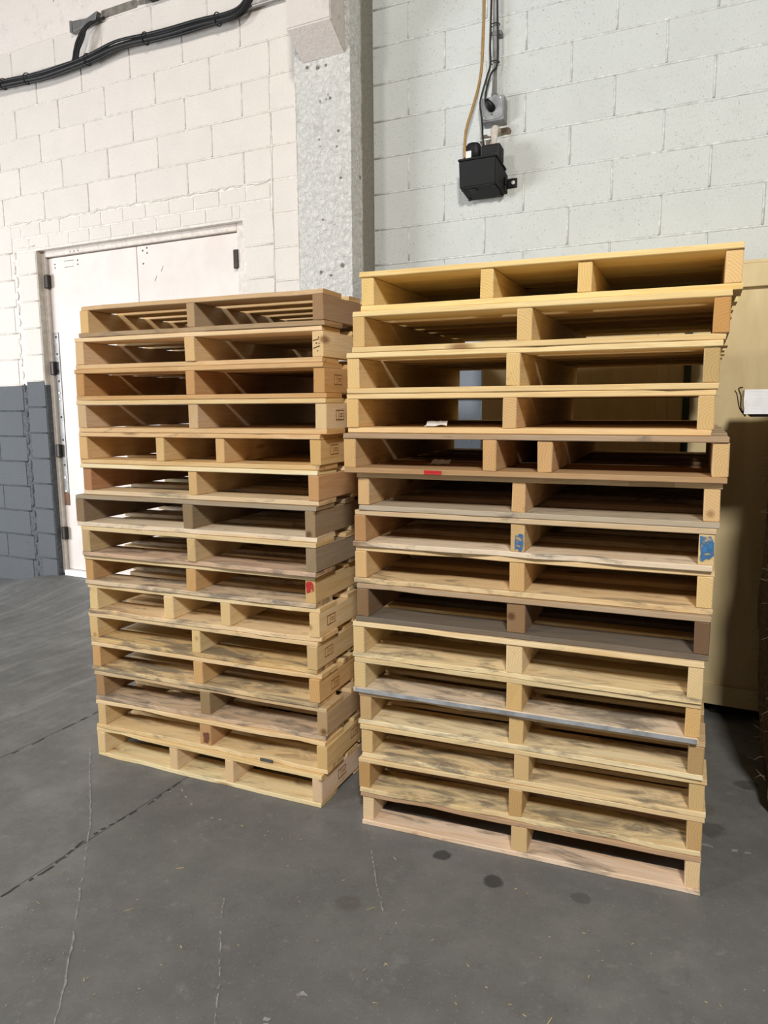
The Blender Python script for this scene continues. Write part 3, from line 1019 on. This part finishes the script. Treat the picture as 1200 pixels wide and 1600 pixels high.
def make_pallet(side, i, row, tn):
    X, Y, yaw, W, z, t, inner = row
    t -= 0.0005
    r = random.Random(100 * i + (0 if side == 'left' else 5000))
    desc = (L_DESC if side == 'left' else R_DESC)[i]
    tail = '%s of the %s stack' % (ORD[i], side)
    root = thing('wooden_pallet', '%s, %s' % (desc, tail), 'pallet', (X, Y, z + 0.0003), yaw, 'wooden pallets in the %s stack' % side)
    tb, tt = 0.0165, 0.0160
    h = t - tb - tt - 0.0012
    sw = 0.040
    four = len(inner) == 2
    sx = [(0.001, 0.001 + sw)] + list(inner) + [(W - sw - 0.001, W - 0.001)]
    S_ = []
    for k, (a, b_) in enumerate(sx):
        c = tn[0] if k == 0 else (tn[2] if k == len(sx) - 1 else tn[1])
        me = stringer_mesh(DEPTH, max(0.034, b_ - a), h, r.random())
        yo = r.uniform(-0.003, 0.004)
        o = mesh_obj('stringer', me, root, ((a + b_) / 2, DEPTH / 2 + yo, tb + 0.0003 + h / 2), (0, 0, PI / 2 + r.uniform(-.002, .002)))
        o.color = tone(c, r, 0.15, 4)
        S_.append(o)
    # deck on top
    tight = (side == 'right' and i == 0)
    if tight:
        ws = [0.135] + [0.098] * 8 + [0.135]
    else:
        nmid = r.choice([4, 5, 5])
        ws = [r.choice([0.135, 0.14, 0.145])] + [r.choice([0.085, 0.09, 0.095]) for _ in range(nmid)] + [0.14]
    gap = (DEPTH - sum(ws)) / (len(ws) - 1)
    y = 0.0
    for k, w in enumerate(ws):
        lead = k in (0, len(ws) - 1)
        L = W + r.uniform(-.006, .004)
        me = board_mesh(L, w, tt, r.random(), 0.0022, 0.10 if k == 0 else 0)
        o = mesh_obj('top_board', me, root, (W / 2 + r.uniform(-.003, .003), y + w / 2 - (r.uniform(0, .005) if k == 0 else 0), t - tt / 2 - 0.0004),
                     (0, 0, r.uniform(-.004, .004) if not lead else r.uniform(-.002, .002)))
        o.color = tone(tn[3], r, tn[5], 4 if k == 0 else 14)
        y += w + gap + (r.uniform(-.006, .006) if k < len(ws) - 2 else 0)
    # boards underneath
    wb = [r.choice([0.14, 0.145, 0.13])] + [r.choice([0.09, 0.095, 0.14]) for _ in range(3)] + [0.14]
    if side == 'right' and i == 14:
        wb[0] = 0.088
    ctr = [wb[0] / 2, 0.315, 0.533, 0.752, DEPTH - wb[4] / 2]
    for k, w in enumerate(wb):
        if k in (1, 3) and w > 0.1:
            w = 0.1
        L = W + r.uniform(-.008, .004)
        straight = side == 'right' and i == 10 and k == 0
        me = board_mesh(L, w, tb, r.random(), 0.0003 if straight else 0.0026, 0.12 if k == 0 and not straight else 0)
        o = mesh_obj('bottom_board', me, root, (W / 2 + r.uniform(-.004, .004), ctr[k] - (r.uniform(0, .006) if k == 0 else 0), tb / 2),
                     (0, 0, r.uniform(-.002, .002)))
        o.color = tone(tn[4], r, tn[6], 4 if k == 0 else 12)
    PAL[(side, i)] = (root, S_, h, sw)
    return root


for i in range(15):
    make_pallet('left', i, L_ROWS[i], L_TONE[i])
    make_pallet('right', i, R_ROWS[i], R_TONE[i])

# paint marks on stringer ends (thin dried paint, children of the stringer; stringer X runs back from the front end)
def end_mark(side, i, s, mat, label, y0, y1, z0, z1, seed=0):
    st = PAL[(side, i)][1][s]
    r = random.Random(seed + i)
    b = bmesh.new()
    n = 16
    vs = []
    for k in range(n):
        a = 2 * PI * k / n
        q = 1 + r.uniform(-.28, .1)
        vs.append(b.verts.new((0, (y0 + y1) / 2 + (y1 - y0) / 2 * max(-1, min(1, 1.25 * math.cos(a))) * q, (z0 + z1) / 2 + (z1 - z0) / 2 * max(-1, min(1, 1.25 * math.sin(a))) * q)))
    f = b.faces.new(vs)
    ret = bmesh.ops.extrude_face_region(b, geom=[f])
    for g in ret['geom']:
        if isinstance(g, bmesh.types.BMVert):
            g.co.x -= 0.0012
    bmesh.ops.recalc_face_normals(b, faces=b.faces)
    o = from_bm('paint_mark', b, mat, st, (-DEPTH / 2 - 0.0006, 0, 0))
    o['label'] = label
    return o


end_mark('left', 8, 2, M['red'], 'red spray paint on the stringer end', -0.014, 0.018, -0.006, 0.038, 3)
end_mark('right', 6, 1, M['blue'], 'blue spray paint on the stringer end', -0.020, 0.008, -0.038, 0.012, 4)
end_mark('right', 6, 2, M['blue'], 'blue spray paint on the stringer end', -0.019, 0.019, -0.032, 0.040, 5)
end_mark('left', 13, 1, M['knot'], 'dark knot on the stringer end', -0.018, 0.010, -0.036, 0.010, 8)
# red smear on the front edge of a lowest board, grey smear on another
for (side, i, x0, x1, m, lab) in (('right', 10, 0.004, 1.055, 'slate', 'blue-grey painted front edge of the lowest board'), ('right', 4, 0.27, 0.325, 'red', 'red smear on the board edge'), ('left', 13, 0.775, 0.83, 'tape', 'dark grey smear on the board edge')):
    root = PAL[(side, i)][0]
    brd = [c for c in root.children if c.name.startswith('bottom_board')][0]
    yy = -max(abs(v.co.y) for v in brd.data.vertices) - 0.0004
    o = from_bm('paint_mark', box_bm(x0 - brd.location.x, x1 - brd.location.x, yy - 0.0006, yy + 0.002, -0.0072 if m == 'slate' else -0.0062, 0.0062, 0.0005), M[m], brd)
    o['label'] = lab


# inked strokes and dots on the right stringer of the second left pallet
st = PAL[('left', 1)][1][-1]
b = bmesh.new()
for (y, z, wy, hz, tilt) in ((0.006, 0.014, 0.022, 0.0022, 0.22), (0.004, -0.010, 0.024, 0.0024, 0.3), (-0.004, 0.022, 0.003, 0.003, 0), (0.004, 0.003, 0.006, 0.003, 0), (-0.006, 0.002, 0.003, 0.003, 0), (0.0, -0.022, 0.003, 0.003, 0)):
    n0 = len(b.verts)
    box_bm(-0.0006, 0.0008, -wy / 2, wy / 2, -hz / 2, hz / 2, bm=b)
    b.verts.ensure_lookup_table()
    for v in b.verts[n0:]:
        v.co.z += v.co.y * -tilt + z
        v.co.y += y
from_bm('ink_mark', b, M['rubber'], st, (-DEPTH / 2 - 0.0012, 0, 0))


# burnt-in stamps on the outer face of right-hand stringers
def stamp(i, x, z, w=0.062, h=0.034):
    st = PAL[('left', i)][1][-1]
    b = bmesh.new()
    e = 0.0022
    for (a0, a1, c0, c1) in ((-w / 2, w / 2, h / 2 - e, h / 2), (-w / 2, w / 2, -h / 2, -h / 2 + e), (-w / 2, -w / 2 + e, -h / 2, h / 2), (w / 2 - e, w / 2, -h / 2, h / 2),
                             (-w / 6, -w / 6 + e, -h / 2, h / 2), (0, w * .36, h * .10, h * .14), (0, w * .36, -h * .14, -h * .10)):
        box_bm(x + a0, x + a1, -0.0006, 0.0006, z + c0, z + c1, bm=b)
    wy = max(abs(v.co.y) for v in st.data.vertices)
    # stringer turned by 90 degrees: its local -Y looks along the pallet's +X
    o = from_bm('burnt_stamp', b, M['ink'], st, (0, -wy - 0.0005, 0))
    return o


for i, x, z in ((2, -0.43, 0.004), (3, -0.43, 0.004), (4, -0.43, 0.006), (9, -0.445, 0.004), (10, -0.445, 0.004), (11, -0.41, -0.008), (13, -0.31, 0.01), (14, -0.38, 0.006)):
    stamp(i, x, z)

# scraps of white film caught inside the right stack
for (i, x, y, z, a, nm) in ((3, -0.955, 2.195, 1.3295, 0.1, 'fourth'), (4, -0.959, 2.235, 1.2049, -0.1, 'fifth')):
    b = bmesh.new()
    n = 6
    g = [[b.verts.new((-.034 + .068 * p / n, -.015 + .03 * q / 3, 0.003 + 0.012 * abs(mnoise.noise(Vector((p * .9, q * .9, i))) ) + (0.012 if q == 3 else 0))) for q in range(4)] for p in range(n + 1)]
    for p in range(n):
        for q in range(3):
            b.faces.new((g[p][q], g[p + 1][q], g[p + 1][q + 1], g[p][q + 1]))
    ret = bmesh.ops.extrude_face_region(b, geom=list(b.faces))
    for q in ret['geom']:
        if isinstance(q, bmesh.types.BMVert):
            q.co.z -= 0.0015
    bmesh.ops.recalc_face_normals(b, faces=b.faces)
    o = from_bm('film_scrap', b, M['label'], None, (x, y, z + 0.0175), (0, 0, a))
    tag(o, 'crumpled white scrap inside the %s pallet from the top of the right stack' % nm, 'scrap', 'white scraps in the right stack')

# ------------------------------------------------------------------ cable run on the left wall
cb = thing('cable_bundle', 'thick black cable bundle strung along the top of the left wall', 'cable', (0, 0, 0))
path = [(-6.2, 3.50, 3.86), (-5.2, 3.50, 3.85), (-4.63, 3.50, 3.835), (-4.357, 3.50, 3.826), (-4.1, 3.50, 3.81), (-3.858, 3.50, 3.816), (-3.664, 3.50, 3.830), (-3.43, 3.50, 3.853), (-3.181, 3.50, 3.846), (-2.942, 3.50, 3.837),
        (-2.69, 3.50, 3.833), (-2.52, 3.50, 3.826), (-2.42, 3.50, 3.840), (-2.36, 3.50, 3.90), (-2.30, 3.50, 3.99), (-2.22, 3.50, 4.12), (-2.16, 3.50, 4.4), (-2.16, 3.50, 4.85)]
P = spline(path, 5)
for k, (dy, dz, r) in enumerate(((0, 0, .018), (.022, .012, .014), (-.016, -.013, .012), (.014, -.018, .012), (-.012, .018, .010))):
    pts = [p + Vector((0, dy + 0.006 * mnoise.noise(Vector((p.x * 3, k, 0))), dz + 0.010 * mnoise.noise(Vector((p.x * 2.2, k * 7, 1))))) for p in P]
    tube('cable', pts, r, M['rubber'], cb, 8)
for x, z in ((-4.55, 3.834), (-4.30, 3.822), (-3.70, 3.826), (-3.18, 3.846), (-2.60, 3.829)):
    pts = [(x + 0.004 * math.cos(a), 3.503 + 0.041 * math.sin(a), z + 0.037 * math.cos(a)) for a in [2 * PI * k / 16 for k in range(17)]]
    tube('cable_tie', pts, 0.0035, M['black'], cb, 5)
for k, off in enumerate((-0.014, 0.008, 0.026)):
    pts = spline([(-3.93 + off, 3.505, 3.815), (-3.83 + off, 3.50, 3.84), (-3.79 + off, 3.49, 3.90), (-3.76 + off * 1.4, 3.495, 3.96), (-3.72 + off * .8, 3.51, 4.03), (-3.66 + off, 3.54, 4.075), (-3.58, 3.56, 4.085)], 6)
    tube('branch_cable', pts, 0.008 if k else 0.010, M['rubber'], cb, 8)
tag(tube('conduit', [(-6.2, 3.553, 3.868), (-1.99, 3.553, 3.868)], 0.011, M['galv'], None, 12), 'thin bare steel conduit run behind the black cable bundle', 'conduit')
clip = thing('beam_clip', 'grey metal clip at the beam foot where the branch cables enter', 'bracket', (-3.74, DL - 0.004, 4.075))
prism('clip_body', [(-.135, -.03), (.10, -.005), (.12, .055), (.02, .03), (-.135, .045)], -0.045, 0.0, M['steel'], clip, 0.003)
box('clip_lip', -0.135, -0.115, -0.052, -0.045, -0.03, 0.045, M['steel'], clip, 0.002)
fx = thing('wall_fixture', 'black fixture at the very top of the left wall', 'fixture', (-3.07, DL - 0.004, 4.085))
box('fixture_body', -0.10, 0.12, -0.09, 0, 0.0, 0.14, M['black'], fx, 0.008, 2)
box('mounting_plate', -0.13, 0.15, -0.012, 0, 0.03, 0.16, M['hinge'], fx, 0.003)

# ------------------------------------------------------------------ condensate pump and its services on the right wall
pump = thing('condensate_pump', 'black box pump with round motor hung on the right wall', 'pump', (-0.905, DR - 0.25, 2.575))
b = bmesh.new()
box_bm(-0.103, 0.105, 0.0, 0.205, 0.0, 0.135, bm=b)
for v in b.verts:
    if v.co.z < 0.05:
        v.co.x *= 0.965; v.co.y = 0.008 + v.co.y * 0.93
bmesh.ops.bevel(b, geom=list(b.edges), offset=0.006, segments=2, affect='EDGES')
from_bm('tank', b, M['black'], pump)
box('lid', -0.107, 0.109, -0.004, 0.209, 0.136, 0.147, M['black'], pump, 0.003)
b = tube_bm([(-0.043, 0.085, 0.1475), (-0.043, 0.085, 0.235), (-0.043, 0.085, 0.245)], [0.040, 0.040, 0.034], 24)
mo = from_bm('motor', b, M['black'], pump)
box('sticker', -0.075, -0.045, 0.0425, 0.0465, 0.165, 0.200, M['label'], pump)
for k in range(7):
    a = -PI / 2 + (k - 3) * 0.36
    o = box('motor_rib', -0.043 + 0.0405 * math.cos(a) - .0015, -0.043 + 0.0405 * math.cos(a) + .0015, 0.085 + 0.0405 * math.sin(a) - .0015, 0.085 + 0.0405 * math.sin(a) + .0015, 0.205, 0.238, M['black'], pump)
b = bmesh.new()
box_bm(0.004, 0.108, 0.060, 0.150, 0.1475, 0.226, 0.008, 2, bm=b)
from_bm('switch_housing', b, M['black'], pump)
box('switch_cover', 0.060, 0.100, 0.052, 0.060, 0.150, 0.180, M['rubber'], pump, 0.003)
b = tube_bm([(-0.085, 0.060, 0.1475), (-0.085, 0.060, 0.170)], 0.010, 12)
from_bm('outlet_barb', b, M['black'], pump)
b = bmesh.new()
box_bm(0.105, 0.160, 0.238, 0.246, 0.055, 0.105, 0.003, 1, bm=b)
box_bm(0.105, 0.112, 0.19, 0.246, 0.060, 0.100, 0.002, 1, bm=b)
tab = from_bm('mounting_tab', b, M['black'], pump)
from_bm('bolt', tube_bm([(0.140, 0.232, 0.080), (0.140, 0.238, 0.080)], 0.010, 8), M['screw'], pump)
box('back_plate', -0.105, 0.107, 0.205, 0.246, 0.03, 0.125, M['black'], pump, 0.003)
for x, y in ((-0.085, 0.03), (0.085, 0.03), (0.085, 0.17), (-0.085, 0.17)):
    from_bm('foot', tube_bm([(x, y, -0.008), (x, y, 0.002)], 0.009, 10), M['rubber'], pump)
from_bm('drain_cap', tube_bm([(-0.035, 0.06, -0.006), (-0.035, 0.06, 0.002)], 0.024, 18), M['rubber'], pump)

ob = thing('outlet_box', 'grey square electrical box on the right wall above the pump', 'electrical box', (-0.868, DR, 3.022))
box('box_body', -0.062, 0.062, -0.085, 0, -0.062, 0.062, M['box_grey'], ob, 0.006, 2)
b = bmesh.new()
n = 28
pl = []
for k in range(n):
    a = 2 * PI * k / n
    x, z = math.cos(a), math.sin(a)
    q = 1 / max(abs(x), abs(z), (abs(x) + abs(z)) / 1.75)
    pl.append((x * q * 0.057, z * q * 0.057))
A = [b.verts.new((x, -0.091, z)) for x, z in pl]; B = [b.verts.new((x, -0.084, z)) for x, z in pl]
b.faces.new(A); b.faces.new(list(reversed(B)))
for i in range(n):
    b.faces.new((A[i], B[i], B[(i + 1) % n], A[(i + 1) % n]))
bmesh.ops.recalc_face_normals(b, faces=b.faces)
from_bm('cover_plate', b, M['box_grey'], ob)
for dx in (-.004, .004):
    box('socket_slot', dx - .0015, dx + .0015, -0.0922, -0.0908, -0.038, -0.026, M['hinge'], ob)
for x, z in ((-.045, -.045), (.045, .045)):
    from_bm('cover_screw', tube_bm([(x, -0.0935, z), (x, -0.0905, z)], 0.004, 8), M['screw'], ob)

cd = thing('riser_conduit', 'grey steel conduit rising from the electrical box on the right wall', 'conduit', (-0.87, DR, 0))
tube('pipe', [(0, -0.035, 3.086), (0, -0.035, 4.85)], 0.0125, M['galv'], cd, 14)
tube('connector', [(0, -0.035, 3.0855), (0, -0.035, 3.115)], 0.018, M['galv'], cd, 14)
b = bmesh.new()
box_bm(-0.018, 0.034, -0.052, -0.0485, 3.40, 3.422, 0.001, bm=b)
box_bm(0.014, 0.036, -0.05, -0.001, 3.40, 3.422, 0.001, bm=b)
from_bm('pipe_strap', b, M['steel'], cd)

yc = DR - 0.062


def cord_path(pts, y):
    return [(x, (y if not isinstance(y, list) else y[i]), z) for i, (x, z) in enumerate(pts)]


s1 = thing('power_cord', 'black power cord looping down from the ceiling to the pump', 'cord', (0, 0, 0))
tube('cord', spline([(-0.885, yc, 4.85), (-0.883, yc, 3.8), (-0.886, yc, 3.532), (-0.890, yc, 3.349), (-0.884, yc - .01, 3.256), (-0.898, yc - .03, 3.184), (-0.925, yc - .045, 3.080), (-0.928, yc - .05, 3.033), (-0.915, yc - .05, 2.935), (-0.900, DR - 0.16, 2.860), (-0.893, DR - 0.15, 2.803)], 7), 0.0052, M['rubber'], s1, 8)
s2 = thing('power_cord', 'black power cord with plug pushed into the grey electrical box', 'cord', (0, 0, 0))
tube('cord', spline([(-0.858, yc, 4.85), (-0.856, yc, 3.8), (-0.853, yc, 3.525), (-0.848, yc, 3.266), (-0.874, yc - .03, 3.196), (-0.892, yc - .06, 3.105), (-0.895, DR - 0.135, 3.055), (-0.884, DR - 0.130, 3.040)], 7), 0.0052, M['rubber'], s2, 8)
tube('plug', [(-0.890, DR - 0.134, 3.052), (-0.884, DR - 0.130, 3.040), (-0.876, DR - 0.122, 3.027), (-0.870, DR - 0.105, 3.020), (-0.870, DR - 0.0915, 3.020)], [0.009, 0.015, 0.020, 0.021, 0.021], M['black'], s2, 16)
for z, nm in ((3.453, 'upper'), (3.268, 'lower')):
    pts = [(-0.869 + 0.025 * math.cos(a), DR - 0.047 + 0.026 * math.sin(a), z + 0.003 * math.sin(a)) for a in [2 * PI * k / 18 for k in range(19)]]
    tag(tube('cable_tie', pts, 0.0028, M['black'], None, 5), '%s black tie holding the cords to the riser conduit' % nm, 'cable tie', 'ties on the riser conduit')
tag(tube('drain_tube', spline([(-0.925, DR - .09, 4.85), (-0.920, DR - .09, 3.9), (-0.918, DR - .09, 3.530), (-0.921, DR - .09, 3.410), (-0.925, DR - .095, 3.257), (-0.939, DR - .11, 3.136), (-0.964, DR - .14, 3.016), (-0.990, DR - .17, 2.900), (-0.991, DR - .188, 2.80), (-0.990, DR - .190, 2.748)], 7), 0.0075, M['tan'], None, 10),
    'tan flexible tube curving down into the top of the pump', 'tube')
tag(tube('drain_elbow', [(-0.853, DR - 0.002, 2.925), (-0.853, DR - 0.05, 2.925), (-0.853, DR - 0.072, 2.921), (-0.853, DR - 0.086, 2.910), (-0.853, DR - 0.094, 2.893), (-0.853, DR - 0.095, 2.86), (-0.853, DR - 0.095, 2.806)],
         [0.020, 0.020, 0.020, 0.020, 0.020, 0.0155, 0.0155], M['pvc'], None, 16), 'white plastic pipe elbow leaving the wall above the pump', 'pipe')
for (x, z, rx, rz, sd) in ((-0.825, 2.925, 0.045, 0.026, 1), (-0.925, 2.90, 0.032, 0.028, 2)):
    b = bmesh.new()
    vs = []
    for k in range(22):
        a = 2 * PI * k / 22
        q = 1 + 0.3 * mnoise.noise(Vector((math.cos(a) * 1.5, math.sin(a) * 1.5, sd)))
        vs.append(b.verts.new((x + rx * q * math.cos(a), DR - 0.0018, z + rz * q * math.sin(a))))
    f = b.faces.new(vs)
    ret = bmesh.ops.extrude_face_region(b, geom=[f])
    for g in ret['geom']:
        if isinstance(g, bmesh.types.BMVert):
            g.co.y += 0.004
    bmesh.ops.recalc_face_normals(b, faces=b.faces)
    from_bm('chipped_patch', b, M['patch'], wr)

# ------------------------------------------------------------------ plywood crate behind the right stack
CY = 3.555
crate = thing('plywood_crate', 'tall flat plywood crate standing against the wall behind the right stack', 'crate', (0, 0, 0))
CB, CT, CL, CR2 = 0.062, 1.985, -1.300, 1.25
box('panel', CL, 0.40, CY + 0.022, CY + 0.034, CB, CT - 0.005, M['ply'], crate)
box('panel', 0.404, CR2, CY + 0.022, CY + 0.034, CB, CT - 0.005, M['ply'], crate)
for (x0, x1) in ((CL, -1.177), (-0.482, -0.438), (1.13, CR2)):
    box('stile', x0, x1, CY, CY + 0.0215, 0.1485, 1.8895, M['ply'], crate, 0.002)
box('rail', CL, CR2, CY, CY + 0.0215, 1.890, CT, M['ply'], crate, 0.002)
box('rail', CL, CR2, CY, CY + 0.0215, 0.060, 0.148, M['ply'], crate, 0.002)
box('side_panel', CL, CL + 0.012, CY + 0.0345, CY + 0.40, CB, CT - 0.005, M['ply'], crate)
box('side_panel', CR2 - 0.012, CR2, CY + 0.0345, CY + 0.40, CB, CT - 0.005, M['ply'], crate)
box('top_panel', CL, CR2, CY + 0.0005, CY + 0.40, CT + 0.0005, CT + 0.013, M['ply'], crate)
box('back_panel', CL + 0.012, CR2 - 0.012, CY + 0.388, CY + 0.40, CB, CT - 0.005, M['ply'], crate)
for x in (CL + 0.1, -0.15, 1.0):
    box('skid', x - 0.045, x + 0.045, CY + 0.06, CY + 0.39, 0.0006, 0.0615, M['dark'], crate)
box('strap', -0.370, -0.340, CY - 0.0015, CY - 0.0003, 0.07, CT - 0.01, M['strap'], crate)

# ------------------------------------------------------------------ fibre bale with a wrapped slab on top, right edge
bale = thing('fibre_bale', 'dark brown shaggy fibre bale at the right edge of the floor', 'bale', (0.415, 3.13, 0), 0.064)
b = bmesh.new()
nx, ny, nz = 10, 12, 22
W2, D2, H2 = 0.375, 0.345, 1.364
bmesh.ops.create_cube(b, size=1)
bmesh.ops.subdivide_edges(b, edges=list(b.edges), cuts=18, use_grid_fill=True)
for v in b.verts:
    p = Vector((v.co.x * 2 * W2, v.co.y * 2 * D2, (v.co.z + 0.5) * H2))
    bul = 1.0 + 0.10 * math.sin(PI * min(1, p.z / H2 * 0.9)) 
    q = p * 7
    d = 0.018 * mnoise.noise(q) + 0.010 * mnoise.noise(q * 3.1)
    if p.z > 0.01 and p.z < H2 - 0.01:
        n_ = Vector((p.x / W2 if abs(p.x) > W2 * .98 else 0, p.y / D2 if abs(p.y) > D2 * .98 else 0, 0))
        p += n_ * (d + 0.03 * math.sin(PI * p.z / H2))
    v.co = Vector((p.x, p.y, max(0.0, p.z)))
from_bm('body', b, M['bale'], bale, smooth=True)
fr = random.Random(31)
b = bmesh.new()
for i in range(520):
    side = fr.random()
    zz = fr.uniform(0.1, H2 - 0.05)
    if fr.random() < 0.45:
        zz = fr.choice((1.12, 0.86, 1.2)) + fr.gauss(0, .05)
    if side < 0.7:
        x, y, n_ = -W2 - 0.02, fr.uniform(-D2, D2), Vector((-1, 0, 0))
    else:
        x, y, n_ = fr.uniform(-W2, W2), -D2 - 0.02, Vector((0, -1, 0))
    p0 = Vector((x, y, zz))
    L = fr.uniform(0.02, 0.06)
    d1 = (n_ + Vector((fr.uniform(-.8, .8), fr.uniform(-.8, .8), fr.uniform(-.9, .6)))).normalized()
    d2 = (d1 + Vector((fr.uniform(-.9, .9), fr.uniform(-.9, .9), fr.uniform(-.9, .5)))).normalized()
    tube_bm([p0, p0 + d1 * L * .5, p0 + d1 * L * .5 + d2 * L * .5], [0.0009, 0.0008, 0.0004], 3, b, False)
o = from_bm('loose_fibres', b, M['fibre'], bale)
o['kind'] = 'stuff'
up = thing('fibre_bale', 'bale-shaped light blocker added on the white wrapped slab, out of view', 'bale', (0.50, 3.12, 1.4610), 0.05)  # unseen block, added so that its shade falls on the crate
b = bmesh.new()
bmesh.ops.create_cube(b, size=1)
bmesh.ops.subdivide_edges(b, edges=list(b.edges), cuts=14, use_grid_fill=True)
for v in b.verts:
    p = Vector((v.co.x * 0.74, v.co.y * 0.64, (v.co.z + 0.5) * 0.30))
    if 0.01 < p.z < 0.29:
        p += Vector((math.copysign(1, p.x) if abs(p.x) > 0.36 else 0, math.copysign(1, p.y) if abs(p.y) > 0.31 else 0, 0)) * 0.018 * mnoise.noise(p * 7)
    v.co = p
from_bm('body', b, M['bale'], up, smooth=True)
sl = thing('wrapped_slab', 'white film-wrapped slab lying on top of the shaggy bale', 'package', (0.345, 3.14, 1.3665), 0.05)
b = box_bm(-0.46, 0.40, -0.28, 0.25, 0.010, 0.092)
bmesh.ops.subdivide_edges(b, edges=list(b.edges), cuts=8, use_grid_fill=True)
for v in b.verts:
    v.co += Vector((1, 1, 0.6)) * 0.004 * mnoise.noise(v.co * 22)
    ex = max(0, abs(v.co.x + .03) - 0.415)
    if v.co.z < 0.03:
        v.co.x *= 1 - ex * 0.35
from_bm('film_cover', b, M['wrap'], sl, smooth=False)
box('board_base', -0.44, 0.385, -0.27, 0.245, 0.0, 0.0095, M['cord'], sl, 0.002)
tube('tie_cord', spline([(-0.452, -0.25, 0.005), (-0.468, -0.265, 0.03), (-0.470, -0.262, 0.07), (-0.478, -0.25, 0.095), (-0.466, -0.24, 0.10)], 5), 0.0025, M['cord'], sl, 6)
tube('tie_cord', spline([(-0.452, -0.20, 0.0), (-0.472, -0.205, 0.03), (-0.482, -0.21, 0.075), (-0.49, -0.20, 0.09)], 5), 0.002, M['cord'], sl, 6)

# ------------------------------------------------------------------ survey correction
# the walls and everything fixed to them were measured on the photograph with a first guess of the lens;
# this rescales those measurements to the final one (about 0.5 m sideways, 3 % in height)
_done = set()


def survey(o, sx, tx, y0, y1, ky, sz, tz, hx=0.0, hz=0.0, top=True):
    """scale an object and its parts; hx, hz move what stands off the wall sideways and up"""
    x, y, z = o.location
    if top:
        y -= y0
    o.location = (sx * x + hx * y + (tx if top else 0), ky * y + (y1 if top else 0), sz * z - hz * y + (tz if top else 0))
    if o.type == 'MESH' and o.data.name not in _done:
        _done.add(o.data.name)
        R = o.rotation_euler.to_matrix().transposed()
        k = [abs(R[i][0]) ** 2 * sx + abs(R[i][1]) ** 2 * ky + abs(R[i][2]) ** 2 * sz for i in range(3)]
        for v in o.data.vertices:
            a, b_, c = v.co
            v.co = Vector((a * k[0] + hx * b_, b_ * k[1], c * k[2] - hz * b_))
    for c in o.children:
        survey(c, sx, tx, y0, y1, ky, sz, tz, hx, hz, False)


ON_LEFT = ('wall_left', 'trim_1', 'door_1', 'cable_bundle', 'conduit', 'beam_clip', 'wall_fixture')
ON_RIGHT = ('pillar', 'wall_right')
SERVICES = ('condensate_pump', 'outlet_box', 'riser_conduit', 'power_cord', 'cable_tie', 'drain_tube', 'drain_elbow')
for o in [o for o in C.objects if o.parent is None]:
    nm = o.name.split('.')[0]
    if nm in ON_LEFT:
        survey(o, 1.006, -0.505, 3.58, 3.95, 0.89, 0.971, -0.005)
    elif nm in ON_RIGHT:
        survey(o, 0.993, -0.538, 3.63, 4.00, 0.89, 0.9685, -0.012)
    elif nm in SERVICES:
        survey(o, 0.993, -0.538, 3.63, 4.00, 0.56, 0.9685, -0.012, 0.06, 0.22)
